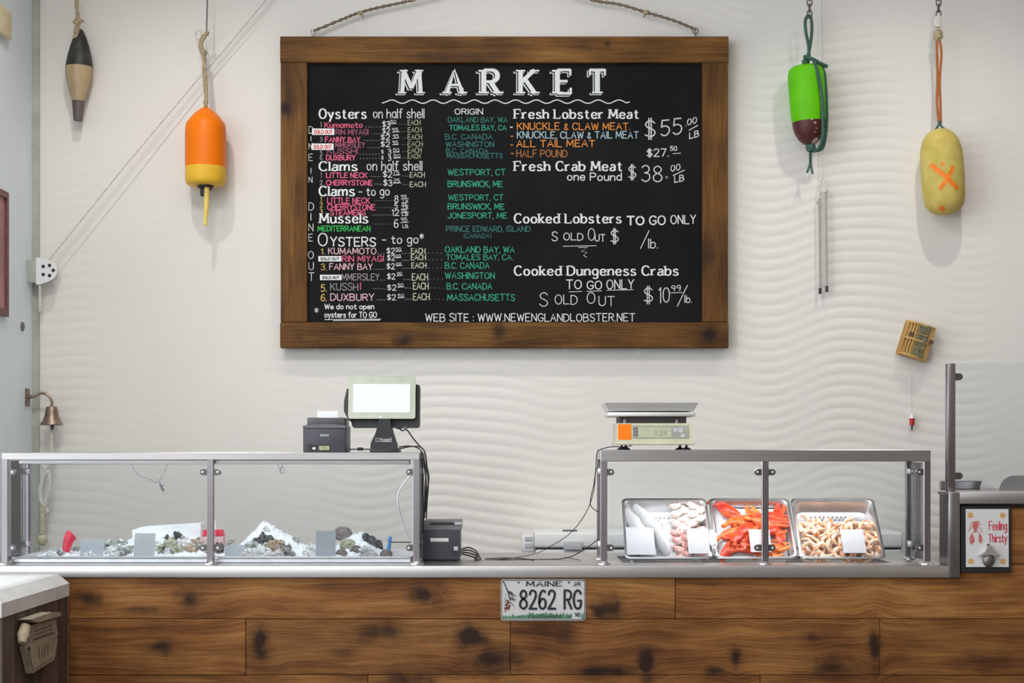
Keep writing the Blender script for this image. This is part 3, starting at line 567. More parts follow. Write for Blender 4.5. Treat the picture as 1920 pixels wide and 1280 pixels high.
 ('-', 957, 965, 242, 9, 'h', 2.2), ('KNUCKLE & CLAW MEAT.', 970, 1181, 243, 12.5, 'o', 1.8), ('-', 958, 964, 259, 9, 'o', 2), ('KNUCKLE, CLAW & TAIL MEAT', 970, 1197, 259, 12.5, 'b', 1.7), ('-', 958, 964, 275, 8, 'o', 2), ('ALL TAIL MEAT', 969, 1115, 275, 12, 'o', 1.9), ('-', 959, 964, 291, 8, 'q', 3), ('HALF POUND', 969, 1063, 294, 13, 'q', 1.8),
 ('$27.', 1213, 1253, 293, 14, 'h', 2.0), ('50', 1257, 1269, 282, 8, 'h', 1.6), ('one Pound', 1064, 1165, 338, 14, 'w', 1.9),
 ('TO', 1176, 1207, 421, 15, 'w', 3.0), ('GO', 1218, 1247, 421, 16, 'w', 2.4), ('ONLY', 1258, 1304, 419, 16, 'w', 1.8),
 ('S', 1035, 1053, 451, 17, 'h', 1.7), ('OLD', 1057, 1093, 450, 13, 'h', 1.7), ('O', 1103, 1115, 451, 23, 'h', 1.6), ('UT', 1116, 1134, 452, 13, 'h', 1.7), ('$', 1145, 1163, 455, 26, 'h', 1.9), ('/', 1201, 1222, 463, 29, 'h', 1.6), ('lb.', 1216, 1233, 465, 17, 'h', 1.7),
 ('TO', 1062, 1090, 541, 16, 'w', 1.9), ('GO', 1101, 1128, 542, 15, 'w', 1.9), ('ONLY', 1138, 1188, 541, 17, 'w', 1.8),
 ('S', 1012, 1037, 573, 25, 'h', 1.6), ('OLD', 1041, 1082, 570, 17, 'h', 1.6), ('O', 1101, 1120, 569, 21, 'h', 1.6), ('UT', 1123, 1152, 573, 18, 'h', 1.6),
 ('$', 1207, 1228, 567, 30, 'h', 1.8), ('10', 1235, 1255, 567, 28, 'h', 1.8), ('99', 1259, 1276, 545, 10, 'h', 1.5), ('/', 1270, 1291, 571, 34, 'h', 1.6), ('lb.', 1284, 1297, 567, 13, 'h', 1.6)]
for q in HAND:
    q = list(q)
    if q[4] < 13: q[0] = q[0].replace('$', '#')
    if q[4] < 7.5: q[6] *= .8
    ct_(*q)
ct_('$', 1209, 1232, 258, 35, 'h', 2.4); ct_('55', 1239, 1278, 254, 29, 'h', 2.3, drop=-3); ct_('.00', 1286, 1306, 236, 11, 'h', 1.8, drop=-6); line([(1292, 244), (1308, 235)], 'h', 1.7); ct_('LB', 1293, 1310, 260, 11, 'h', 1.8, drop=-5)
ct_('$', 1178, 1197, 335, 26, 'h', 1.9); ct_('38', 1203, 1241, 340, 29, 'h', 2.0); line([(1250, 332), (1253, 334), (1251, 333)], 'h', 4); ct_('00', 1258, 1275, 321, 11, 'h', 1.7, drop=-3); line([(1262, 329), (1283, 319)], 'h', 1.7); ct_('LB', 1265, 1282, 342, 11, 'h', 1.8, drop=-4)
for a, b, y, c in ((732, 743, 232.5, 'h'), (735, 748, 247.5, 'h'), (736, 748, 259.5, 'h'), (736, 747, 271.5, 'h'), (737, 749, 285.5, 'h'), (738, 751, 296.5, 'h'), (737, 750, 328.5, 'h'), (738, 752, 343.5, 'h'), (752, 766, 373, 'h'), (753, 765, 386.3, 'h'), (752, 766, 398.5, 'h'), (751, 766, 417.5, 'h'),
        (742, 753, 471.5, 'h'), (742, 752, 483.5, 'h'), (743, 754, 498.5, 'h'), (744, 755, 517, 'h'), (746, 758, 538.5, 'h'), (746, 758, 558.5, 'h'), (609, 714, 599, 'w'), (625, 712, 601, 'w'), (1056, 1118, 461.5, 'h'), (1067, 1091, 547, 'h'), (1100, 1128, 546, 'h'), (1138, 1187, 544, 'h'), (1257, 1279, 549, 'h'), (1262, 1276, 288, 'h')):
    line([(a, y), (b, y-1)], c, 1.2)
line([(1085, 464), (1102, 463), (1090, 472), (1101, 473), (1094, 479), (1100, 482)], 'h', 1.3)
# sold-out stickers
for i, (a, b, c, d, lc, w) in enumerate(((585, 627, 241, 253, 'r', 1.3), (584, 625.5, 269, 281, 'r', 1.3), (597, 640, 480, 490, 'k', 1.2), (600, 640, 515, 525, 'k', 1.2))):
    q = MB().box(PX(a, YT), PX(b, YT), YT-0.0012, YT-0.0004, PZ(d, YT), PZ(c, YT), 0.0004, 1).build('sold_out_sticker', M_paper, cb, label='small white sold-out sticker')
    m = MB(); lettering(m, 'SOLD OUT', a+4, b-4, d-2.6, d-c-5.4, w, bfn(YT-0.0016)); m.build('sticker_lettering', CH[lc], q)
# rope the board hangs from, small hooks under it
M_rope2 = mat('brown_twine', (0.20, 0.145, 0.10), 0.85, var=0.35, scale=160)
br = thing('hanging_rope', 'twisted tan rope pair tied above the chalkboard frame', 'rope', P(946, -60, YB+0.02))
for pts in ([(588, 58), (640, 37), (676, 23), (720, 12), (775, 0), (860, -22), (946, -60)], [(1304, 55), (1262, 38), (1215, 24), (1160, 8), (1110, 0), (1030, -25), (946, -60)]):
    for k in (0, 1):
        m = MB(); pp = cpath([(a, b, YB+0.022) for a, b in pts], 14)
        m.tube([q+Vector((0, 0.0045*math.sin(i*0.9+k*PI), 0.0045*math.cos(i*0.9+k*PI))) for i, q in enumerate(pp)], 0.0034, 6); m.build('strand', M_rope2, br)
for a, b in ((676, 24), (1212, 23)):
    MB().blob(P(a, b, YB+0.02), 0.014, 0.011, 0.011, 10, 7, 0.3, 4).tube([P(a, b, YB+.02), P(a+6*(1 if a < 900 else -1), b+9, YB+.016)], 0.004, 6).build('knot', M_rope, br)
for a, b in ((588, 60), (1304, 58)):
    MB().tube([P(a, 69, YB+0.022)]+[P(a+5*math.sin(t), b-6+6*(-math.cos(t))+6, YB+.022) for t in [k*PI/5 for k in range(0, 10)]], 0.0026, 6).build('screw_eye', M_clamp, br)
for i, (hx, wh) in enumerate(((594, 'leftmost'), (748, 'second from left'), (909, 'middle'), (1057, 'second from right'), (1196, 'rightmost'))):
    pp = [P(hx, 651, YB+0.022), P(hx, 655, YB+.022)]+[P(hx+3.5*math.sin(t)+(0), 659-4*math.cos(t), YB+.022) for t in [k*PI/6 for k in range(1, 8)]]
    o = MB().tube(pp, 0.0016, 6).build('cup_hook', M_white)
    tag(o, 'tiny white cup hook under the chalkboard frame, %s of five' % wh, 'hook', 'cup hooks under the chalkboard')

# ------------------------------------------------------------------ hanging buoys
def rotY(a): return Matrix.Rotation(a, 3, 'Y')
# slim dark wooden buoy
y = 7.23; s = y/F
wbuoy = thing('wooden_buoy', 'slim old wooden buoy, black top, bare middle and dark spindle, by the corner', 'buoy', P(146, 226, y))
M_bk = mat('worn_black_paint', (0.03, 0.028, 0.025), 0.55, var=0.5, scale=20)
M_bare = mat('bare_buoy_wood', (0.30, 0.21, 0.11), 0.6, col2=(0.50, 0.38, 0.22), scale=22, stretch=(1, 1, 0.12), thr=(0.3, 0.6))
M_spin = mat('dark_spindle_wood', (0.06, 0.045, 0.04), 0.7, col2=(0.17, 0.14, 0.13), scale=40, stretch=(1, 1, 0.1))
ax = rotY(math.radians(1.5))
def prof(pts, py0): return [(max(r, 0.2)*s, (py0-p)*s) for r, p in pts]
MB().lathe(prof([(25.5, 126), (25, 122), (22, 105), (17, 85), (11, 68), (6, 58), (3, 55)], 226), P(146, 226, y), 28, ax).build('top_paint', M_bk, wbuoy)
MB().lathe(prof([(11, 189.5), (14, 180), (18, 168), (22, 152), (25, 138), (25.5, 126)], 226), P(146, 226, y), 28, ax).build('float_body', M_bare, wbuoy)
MB().lathe(prof([(8, 226), (9, 215), (10.5, 200), (12, 189.5)], 226), P(146, 226, y), 20, ax).build('spindle', M_spin, wbuoy)
yr = y-0.02
MB().tube(cpath([(139, 72, y-.03), (140, 58, y-.03), (143, 45, yr), (144, 20, yr), (146, -10, yr)]), 0.006, 8).tube(cpath([(142, 70, y-.03), (147, 55, yr), (147, 30, yr), (142, 10, yr), (145, -10, yr)]), 0.006, 8).blob(P(144, 42, yr), 0.018, 0.014, 0.014, 12, 8, 0.35, 5).tube(cpath([(146, 40, yr), (152, 38, yr), (156, 41, yr)]), 0.006, 8).build('rope', M_rope, wbuoy)
# orange buoy
y = 7.19; s = y/F
ob = thing('orange_buoy', 'bright orange buoy with yellow base band and yellow stick below', 'buoy', P(385, 424, y))
MB().lathe(prof([(38, 314), (38.2, 300), (38, 250), (37.4, 240), (36, 232), (28, 221), (20, 212), (12, 206), (6, 202), (4, 201)], 424), P(385.5, 424, y), 40).build('float_body', M_orange, ob)
MB().lathe(prof([(30, 348), (34, 346.5), (36.5, 343), (37.8, 336), (38, 314)], 424), P(385.5, 424, y), 40).build('base_band', M_yellow, ob)
MB().lathe(prof([(10, 354), (15, 352), (15, 348)], 424), P(385.5, 424, y), 20).lathe(prof([(4, 368), (5, 360), (5, 353)], 424), P(380, 424, y-0.012), 12).lathe(prof([(8, 357), (9, 353)], 424), P(388, 424, y-0.005), 12).build('washer', M_black, ob)
MB().tube([P(388, 347, y-0.018), P(387, 385, y-0.018), P(384.5, 422, y-0.018)], [0.0125, 0.0115, 0.0085], 12).build('stick', mat('pale_yellow_stick', (0.86, 0.66, 0.16), 0.5), ob)
MB().tube(cpath([(385, 201, y), (386, 185, y), (384, 160, y), (382, 130, y), (384, 112, y), (380, 95, y), (378, 80, y), (387, 64, y)]), 0.0075, 8).tube(cpath([(387, 200, y-.01), (388, 175, y-.01), (386, 140, y-.01), (381, 108, y-.01), (374, 88, y), (378, 70, y), (386, 64, y)]), 0.006, 8).blob(P(386, 192, y-.005), 0.012, 0.012, 0.012, 10, 8, 0.4, 5).blob(P(383, 98, y-.005), 0.014, 0.012, 0.016, 10, 8, 0.4, 5).blob(P(388, 62, y-.005), 0.011, 0.01, 0.012, 10, 8, 0.3, 5).build('rope', M_rope, ob)
MB().tube([P(370+8*math.cos(a)*0.7+2, 65+9*math.sin(a), y) for a in [k*2*PI/16 for k in range(17)]], 0.005, 8).build('plastic_ring', M_ropew, ob)
MB().tube([P(387, 64, y), P(388, 30, y), P(389, -10, y)], 0.0034, 6).build('hanging_cord', mat('grey_cord', (0.15, 0.16, 0.16), 0.7), ob)
# green buoy
y = 7.20; s = y/F
gb = thing('green_buoy', 'lime green buoy with chipped maroon tip and looped dark green rope', 'buoy', P(1520, 272, y))
ax = rotY(math.radians(-3.2))
M_green = mat('lime_paint', (0.13, 0.56, 0.003), 0.5, var=0.06, scale=9, spec=0.2)
M_maroon = mat('chipped_maroon', (0.075, 0.014, 0.012), 0.5, col2=(0.66, 0.50, 0.40), scale=17, thr=(0.60, 0.63))
M_grope = mat('green_rope', (0.045, 0.115, 0.085), 0.8, var=0.4, scale=170, bump=0.4)
MB().lathe(prof([(31, 229), (33, 215), (34, 180), (34.5, 150), (34, 138), (31, 129), (24, 124.5), (10, 123), (4, 123)], 272), P(1519, 272, y), 36, ax).build('float_body', M_green, gb)
MB().lathe(prof([(8, 271), (14, 268), (21, 261), (27, 250), (30, 240), (31, 229)], 272), P(1519, 272, y), 36, ax).build('tip', M_maroon, gb)
MB().tube(cpath([(1509, 124, y-.02), (1513, 112, y-.02), (1518, 90, y-.02), (1522, 60, y-.02), (1521, 36, y-.02), (1516, 29, y-.02), (1510, 38, y-.02), (1511, 60, y-.02), (1516, 85, y-.02), (1517, 108, y-.025)]), 0.0072, 8).tube(cpath([(1507, 106, y-.04), (1514, 108, y-.045), (1526, 112, y-.045), (1538, 119, y-.04), (1551, 125, y-.03)]), 0.0085, 8).tube(cpath([(1526, 115, y-.06), (1534, 140, y-.08), (1541, 180, y-.08), (1543, 220, y-.075), (1542, 260, y-.05), (1534, 280, y-.02), (1524, 283, y)]), 0.008, 8).tube(cpath([(1534, 116, y-.03), (1545, 135, y-.03), (1549, 180, y-.03), (1550, 230, y-.03), (1546, 265, y-.03), (1540, 280, y-.02), (1526, 281, y)]), 0.0075, 8).blob(P(1511, 116, y-.02), 0.018, 0.016, 0.016, 12, 8, 0.4, 5).build('looped_rope', M_grope, gb)
MB().lathe(prof([(6, 284), (9, 280), (9.5, 273), (7, 269)], 272), P(1520, 272, y), 14).tube(cpath([(1519, 284, y), (1519, 300, y), (1518, 310, y), (1513, 324, y)]), 0.005, 6).tube(cpath([(1520, 284, y), (1520, 300, y), (1521, 312, y), (1524, 326, y)]), 0.005, 6).build('tail_rope', M_grope, gb)
MB().box(PX(1504, y), PX(1513, y), y-0.085, y-0.081, PZ(146, y), PZ(128, y)).build('tag', M_card, gb) if False else None
def chain(par, px, py0, py1, yy, n):
    for i in range(n):
        zc = py0+(py1-py0)*(i+0.5)/n; hh = abs(py1-py0)/n*0.72
        pts = []
        for k in range(13):
            a = 2*PI*k/12
            if i % 2: pts.append(P(px+4.5*math.cos(a), zc+hh*math.sin(a), yy))
            else: pts.append(P(px, zc+hh*math.sin(a), yy)+Vector((0, 0.011*math.cos(a), 0)))
        MB().tube(pts, 0.0032, 6).build('chain_link', M_clamp, par)
chain(gb, 1518, -12, 32, y-.02, 4)
# yellow buoy with an orange cross
y = 7.19; s = y/F
yb_ = thing('yellow_buoy', 'weathered yellow foam buoy with a painted orange X on an orange strap', 'buoy', P(1767, 402, y))
tilt = math.radians(-4.2); ax = rotY(tilt)
M_yb = mat('weathered_yellow', (0.50, 0.385, 0.075), 0.6, col2=(0.64, 0.51, 0.15), scale=16, thr=(0.3, 0.65), bump=0.2, spec=0.2)
YP = [(6, 402), (16, 400.5), (27, 395), (35, 385), (38, 370), (39.5, 340), (39.5, 300), (38, 280), (33, 262), (25, 250), (15, 243), (5, 241)]
cb0 = P(1773, 402, y)
MB().lathe(prof(YP, 402), cb0, 40, ax).build('float_body', M_yb, yb_)
def ysurf(px, py):
    w = P(px, py, y-.085); d = ax.inverted() @ (w-cb0); pz = 402-d.z/s
    r = 0
    for (r0, p0), (r1, p1) in zip(YP, YP[1:]):
        if p1 <= pz <= p0: r = (r0+(r1-r0)*(p0-pz)/(p0-p1))*s
    q = math.sqrt(max(r*r-d.x*d.x, 1e-6))+0.0012
    return cb0+ax @ Vector((d.x, -q, d.z))
m = MB()
for st, w in (([(1749, 309), (1757, 318), (1766, 326), (1775, 334), (1784, 343), (1794, 352)], 9), ([(1786, 314), (1782, 322), (1777, 332), (1770, 343), (1763, 352)], 8), ([(1764, 309), (1768, 306)], 5)):
    rr = random.Random(3)
    pts = [(q.x, q.y) for q in smooth_path([Vector((a, b, 0)) for a, b in st], 5)]
    ribbon(m, pts, lambda d: w*rr.uniform(0.75, 1.15), ysurf)
m.build('painted_cross', mat('orange_marking', (0.90, 0.22, 0.01), 0.6, var=0.1), yb_); m = MB()
for cx_, cy_, rr_ in ((1768, 391, 7.0),):
    vs = [ysurf(cx_, cy_)]+[ysurf(cx_+rr_*math.cos(a)*(1+.15*math.sin(3*a)), cy_+rr_*.85*math.sin(a)) for a in [k*2*PI/14 for k in range(14)]]
    m.add(vs, [(0, i+1, (i+1) % 14+1) for i in range(14)])
m.build('painted_spot', MATS['orange_marking'], yb_)
M_strap = mat('orange_strap', (0.40, 0.125, 0.025), 0.7, var=0.15, scale=60)
for k in (-1, 1): MB().tube(cpath([(1759+k*2.5, 75, y), (1761+k*4, 100, y), (1760+k*2, 150, y), (1760+k*3, 190, y), (1762+k*2, 230, y)]), 0.006, 8, flat=0.5).build('strap', M_strap, yb_)
MB().tube(cpath([(1762, 226, y), (1759, 236, y-.01), (1753, 245, y-.01)]), 0.0055, 6).tube(cpath([(1762, 226, y), (1766, 238, y-.01), (1776, 244, y-.01)]), 0.0055, 6).build('knot_cord', M_grope, yb_)
MB().blob(P(1759, 66, y), 0.022, 0.018, 0.026, 14, 10, 0.4, 4).build('rope_knot', M_rope, yb_)
MB().box(PX(1752, y), PX(1766, y), y-.012, y+.012, PZ(52, y), PZ(30, y), 0.006, 2).build('swivel', M_ropew, yb_)
chain(yb_, 1760, -12, 32, y, 4)

# ------------------------------------------------------------------ small wall things
# pale rods on a cord
y = 7.262
rd = thing('hanging_rods', 'pair of thin pale rods with black tips hanging by a knotted cord', 'rods', P(1543, 552, y))
M_rod = mat('pale_rod', (0.40, 0.38, 0.34), 0.5, var=0.08)
for a, b, c, d in ((1536, 372, 1537.5, 540), (1548, 360, 1550, 536)):
    r_ = MB().tube([P(a, b, y), P(c, d, y)], 0.0058, 8).build('rod', M_rod, rd)
    MB().tube([P(c, d, y), P(c+.2, d+11, y)], 0.0075, 8).build('black_tip', M_black, r_)
MB().tube(cpath([(1541, 0, y), (1542, 150, y), (1542, 335, y)], 8), 0.0018, 6).tube(cpath([(1536, 372, y), (1537, 350, y), (1540, 337, y), (1545, 335, y), (1548, 345, y), (1546, 362, y), (1549, 372, y)]), 0.003, 6).blob(P(1547, 358, y), 0.012, 0.009, 0.014, 10, 8, 0.4, 4).build('cord', M_ropew, rd)
MB().tube(cpath([(1540, 360, y), (1535, 372, y), (1531, 384, y)]), 0.0022, 6).build('cord_end', M_rod, rd)
# miniature lobster trap, tilted
y = 7.19
lt = thing('lobster_trap', 'small wooden slatted lobster trap hung tilted on the wall', 'lobster trap', P(1719, 680, YW-.012))
M_slat = mat('honey_slat', (0.48, 0.27, 0.075), 0.5, col2=(0.66, 0.42, 0.15), scale=18, stretch=(1, 1, 0.2))
M_trapin = mat('trap_inside', (0.10, 0.085, 0.05), 0.8, col2=(0.20, 0.19, 0.11), scale=60)
R3 = Matrix.Rotation(math.radians(17.5), 4, 'Y'); tc_ = P(1719.5, 638.5, 7.235)
T = Matrix.Translation(tc_) @ R3
hw = 0.067; hh = 0.080
MB().obox(T @ Matrix.Translation((0, 0.045, 0)), hw*2, 0.006, hh*2).build('back_board', M_slat, lt)
MB().obox(T @ Matrix.Translation((0.012, 0.0, 0)), 0.048, 0.05, hh*1.86).build('net_panel', M_trapin, lt)
xs = [-0.061, -0.047, -0.034, -0.0215, -0.010, 0.034, 0.045, 0.054, 0.062]
for x in xs:
    dd = 0.008-0.030*math.cos(x/0.067*PI/2.2)
    MB().obox(T @ Matrix.Translation((x, dd, 0)), 0.0085, 0.006, hh*2, 0.001, 1).build('slat', M_slat, lt)
for z in (-hh+.006, 0.0, hh-.006):
    out = [(hw*math.cos(a), -0.005-0.036*math.sin(a)) for a in [k*PI/10 for k in range(11)]]+[(-hw+.008, 0.045), (hw-.008, 0.045)]
    MB().prism(out, lambda u, v, d: T @ Vector((u*0.93, v*0.80+.006, d)), z-.004, z+.004).build('rib', M_slat, lt)
for x, z in ((-0.038, 0.018), (0.058, 0.01)): MB().obox(T @ Matrix.Translation((x, -0.022, z)), 0.022, 0.004, 0.018).build('nameplate', mat('dark_plate', (0.12, 0.06, 0.03), 0.5), lt)
for z in (0.03, -0.03): MB().obox(T @ Matrix.Translation((0.012, -0.026, z)), 0.045, 0.004, 0.003).build('net_bar', M_slat, lt)
# tiny red and white float
y = 7.27
fl = thing('fishing_float', 'tiny red and white fishing float hanging on a thin line', 'float', P(1710, 808, y))
s = y/F
MB().lathe(prof([(4.6, 790), (5, 786), (5, 784)], 808), P(1710, 808, y), 14).lathe(prof([(4.8, 796.5), (5, 794), (4.6, 790)], 808), P(1710, 808, y), 14).build('red_band', mat('red_paint', (0.50, 0.02, 0.02), 0.4), fl)
MB().lathe(prof([(5, 784), (4.2, 780), (2, 776), (.8, 774)], 808), P(1710, 808, y), 14).build('white_top', M_white, fl)
MB().lathe(prof([(.9, 808), (1.2, 802), (2.2, 796.5)], 808), P(1710, 808, y), 10).build('stem', M_black, fl)
MB().tube([P(1710, 774, y), P(1709.5, 700, y+.02)], 0.0008, 5).build('line', M_rod, fl)
# pulley with the long rope
y = 7.22
pu = thing('pulley_block', 'white pulley block with five holes fixed at the wall corner', 'pulley', P(88, 534, y))
outp = [(69, 483), (80, 484), (92, 488), (100, 492)]+[(95+13.5*math.cos(a), 508+17*math.sin(a)) for a in [math.radians(q) for q in range(-65, 66, 13)]]+[(100, 524), (90, 529), (78, 533), (69, 534)]
MB().prism(outp, lambda u, v, d: P(u, v, y)+Vector((0, d, 0)), -0.012, -0.006).prism(outp, lambda u, v, d: P(u, v, y)+Vector((0, d, 0)), 0.012, 0.018).build('cheek_plate', M_white, pu)
MB().prism([(71+(a-71)*0.9, 508+(b-508)*.86) for a, b in outp], lambda u, v, d: P(u, v, y)+Vector((0, d, 0)), -0.006, 0.012).build('sheave', M_grey2, pu)
for a, b in ((82.5, 500), (94.5, 498), (101.5, 507), (82.5, 515), (94.5, 517)):
    MB().lathe([(0.0078, 0), (0.0078, 0.0015)], P(a, b, y)+Vector((0, -0.0122, 0)), 14, Matrix.Rotation(PI/2, 3, 'X')).build('hole', M_black, pu)
MB().box(XL, PX(71, y), y-.01, y+.014, PZ(530, y), PZ(487, y), 0.002, 1).build('mount', M_trim, pu)
rp = thing('wall_rope', 'long thin pale rope running diagonally up from the pulley behind the orange buoy', 'rope', P(92, 486, 7.21))
MB().tube([P(92, 487, 7.215), P(235, 310, 7.215), P(378, 140, 7.235), P(405, 112, 7.25), P(480, 22, 7.24), P(520, -25, 7.24)], 0.0032, 6).build('rope_run', M_ropew, rp)
MB().tube([P(75, 533, 7.22), P(75, 560, 7.23), P(75.5, 584, 7.23)], 0.0065, 8).build('rope_end', M_ropew, rp)
# bell
y = 7.21; s = y/F
be = thing('wall_bell', 'aged bronze bell on a curved bracket at the wall corner', 'bell', P(97, 798, y))
bx = PX(97, y)
MB().box(XL, XL+0.006, y-0.028, y+0.028, PZ(761, y), PZ(728, y), 0.002, 1).build('wall_plate', M_brass, be)
MB().tube([Vector((XL+0.004, y, PZ(745, y)))]+cpath([(68, 741, y), (76, 737, y), (86, 738, y), (93, 744, y), (97, 753, y), (97.5, 760, y)]), [0.008]*2+[0.0066]*25, 8).build('bracket_arm', M_brass, be)
MB().lathe([(r*s, (798-p)*s) for r, p in ((20.5, 797), (21, 795.5), (20, 793), (16.5, 788), (13.5, 780), (11.5, 770), (10.5, 764), (9, 762), (3, 761))], P(97, 798, y), 36).lathe([(3.5*s, 0), (3.5*s, 0.008)], P(97, 762, y), 12).build('bell_body', M_brass, be)
MB().blob(P(98, 801, y), 0.009, 0.009, 0.012, 12, 8).tube([P(97, 785, y), P(98, 801, y)], 0.003, 6).build('clapper', M_clamp, be)
bl = thing('bell_rope', 'braided pale rope lanyard hanging under the bell behind the glass', 'rope', P(88, 1012, y))
MB().tube(cpath([(98, 806, y), (96, 812, y), (97, 824, y), (97, 845, y), (94, 862, y), (88, 880, y)]), [0.003, 0.005]+[0.0085]*24, 8).build('upper_cord', M_ropew, bl)
MB().tube(cpath([(80, 872, y), (86, 880, y), (92, 890, y), (91, 912, y), (88, 935, y), (84, 948, y), (78, 940, y), (76, 922, y), (80, 900, y), (86, 885, y), (88, 874, y)]), 0.0105, 8).build('coil', M_ropew, bl)
MB().tube(cpath([(92, 885, y-.02), (94, 905, y-.02), (91, 930, y-.02), (87, 952, y-.01), (90, 958, y-.01), (84, 962, y)]), 0.0085, 8).build('loop', M_ropew, bl)
MB().tube(cpath([(80, 945, y), (80, 970, y), (80, 1000, y)]), 0.012, 8).blob(P(79, 1011, y), 0.022, 0.02, 0.026, 14, 10, 0.3, 5).build('tail', mat('yellowed_rope', (0.55, 0.50, 0.33), 0.85, var=0.25, scale=120, bump=0.5), bl)
# things on the left wall
def yl(px): return -XL*F/(VX-px)
pf = thing('wall_picture', 'edge of a dusty pink picture in a brown frame on the blue wall', 'picture', (XL+0.01, 6.75, PZ(595, 6.85)))
ya = yl(8.5); zt_, zb_ = PZ(361, ya), PZ(594, ya)
for z0_, z1_ in ((zt_-.03, zt_), (zb_, zb_+.03)): MB().box(XL, XL+0.02, ya-0.45, ya, z0_, z1_, 0.002, 1).build('frame_bar', mat('brown_frame', (0.15, 0.055, 0.045), 0.5, var=0.2), pf)
for y0_ in (ya-.03, ya-.45): MB().box(XL, XL+0.02, y0_, y0_+.03, zb_+.03, zt_-.03, 0.002, 1).build('frame_bar', MATS['brown_frame'], pf)
MB().box(XL, XL+0.010, ya-.42, ya-.03, zb_+.03, zt_-.03).build('canvas', mat('pink_canvas', (0.45, 0.22, 0.21), 0.6, var=0.2, scale=6), pf)
ya = yl(10)
sb = thing('wall_sconce', 'cream box light fitting at the top of the blue wall', 'light fitting', (XL+0.03, ya-.06, PZ(76, ya)))
MB().box(XL+.012, XL+0.03, ya-.16, ya, PZ(76, ya), PZ(25, ya), 0.004, 2).build('shade', mat('cream_shade', (0.74, 0.64, 0.40), 0.5), sb)
MB().box(XL, XL+0.012, ya-.14, ya-.02, PZ(72, ya), PZ(29, ya)).build('back_box', M_white, sb)
ya = yl(41)
o = MB().lathe([(0.02, 0), (0.02, 0.006), (0.012, 0.010), (0.004, 0.010)], (XL, ya, PZ(612, ya)), 24, Matrix.Rotation(PI/2, 3, 'Y')).build('wall_button', M_grey2, None, (XL, ya, PZ(612, ya)))
tag(o, 'small round dark grey button on the blue wall', 'button')

# ------------------------------------------------------------------ behind the counter
y = 6.97
cf = thing('chest_freezer', 'low white chest freezer along the wavy wall behind the counter', 'freezer', (PX(1335, y), y+.14, 0))
fx0, fx1 = PX(1004, y), PX(1690, y)
MB().box(fx0, fx1, y, y+0.29, 0.02, PZ(1029, y), 0.01, 2).build('cabinet', M_white, cf)
MB().box(fx0-.006, fx1+.006, y-.012, y+0.29, PZ(1026.5, y), PZ(997, y), 0.012, 3).build('lid', M_white, cf)
MB().box(fx0, fx1, y+.004, y+.28, PZ(1029.5, y), PZ(1026, y)).build('seal', M_black, cf)
MB().box(PX(1056, y), PX(1091, y), y-.03, y-.002, PZ(1030, y), PZ(1014, y), 0.004, 2).build('latch', M_card, cf)
MB().box(PX(1055, y), PX(1083, y), y+.03, y+.05, PZ(997, y), PZ(993.5, y), 0.002, 1).build('lid_handle', M_grey2, cf)
MB().box(PX(978, y), fx0-.006, y+.01, y+.27, PZ(1035, y), PZ(1004, y), 0.01, 2).build('end_box', M_white, cf)
for a, b in ((1006, 1014), (1018, 1027)):
    MB().box(PX(984, y), PX(998, y), y+.005, y+.012, PZ(b, y), PZ(a, y), 0.002, 1).build('vent', M_card, cf)
y = 6.35
pu2 = thing('prep_unit', 'stainless prep unit behind the raised ledge', 'prep table', (PX(1900, y), y+.2, 0))
MB().box(PX(1816, y), XEND+.1, y, y+0.45, 0.02, RT-.02, 0.004, 1).build('cabinet', M_steel, pu2)
MB().box(PX(1816, y), XEND+.1, y+.43, y+.45, RT-.02, PZ(901, y+.44), 0.004, 1).build('upstand', M_steelv, pu2)
o = MB().prism([(PX(1866, 6.5)+.06-.06*math.cos(a), RT-.02+.065*math.sin(a)) for a in [k*PI/16 for k in range(9)]]+[(XEND, RT+.045), (XEND, RT-.02)], lambda u, v, d: Vector((u, d, v)), 6.45, 6.72).build('pan_cover', M_pan)
tag(o, 'rounded steel pan cover on the prep unit at the right edge', 'pan cover')

# ------------------------------------------------------------------ things on top of the guards
ZS1 = PZ(848, 5.78); ZS2 = PZ(843, 5.78)
def PP(px, py, y, dz=0): return P(px, py, y)+Vector((0, 0, dz))
# receipt printer by the terminal
y = 5.83
rp1 = thing('receipt_printer', 'charcoal receipt printer with paper sticking out, left of the terminal', 'printer', (PX(608, y), y+.07, ZS1))
zz = lambda py: PZ(py, y)-(PZ(843.5, y)-ZS1)
MB().box(PX(568, y), PX(648, y), y, y+0.165, ZS1, zz(797), 0.004, 2).build('case_body', M_grey, rp1)
pts = [(PX(568, y)+ (PX(648, y)-PX(568, y))*k/10, zz(793)+0.005*math.sin(PI*k/10)) for k in range(11)]
MB().prism(pts+[(PX(648, y), zz(797.5)), (PX(568, y), zz(797.5))], lambda u, v, d: Vector((u, d, v)), y-.003, y+.16).build('cover_band', M_grey2, rp1)
MB().box(PX(574, y), PX(646, y), y+.02, y+0.15, zz(796), zz(778), 0.006, 2).build('top_cover', mat('dark_cover', (0.075, 0.072, 0.078), 0.4), rp1)
MB().box(PX(592, y), PX(631, y), y+.045, y+0.0462, zz(780), zz(765)).build('paper', M_paper, rp1)
m = MB(); lettering(m, 'EPSON', 601, 616, 813, 3.0, 0.9, lambda a, b: Vector((PX(a, y), y-.0006, zz(b)))); m.build('badge_lettering', M_card, rp1)
MB().box(PX(577, y), PX(620, y), y-.0012, y+.002, zz(841), zz(829), 0.001, 1).build('switch_panel', M_black, rp1)
MB().box(PX(598, y), PX(618, y), y-.002, y+.001, zz(839), zz(831)).build('indicator_label', mat('olive_label', (0.33, 0.34, 0.20), 0.5, var=.3, scale=200), rp1)
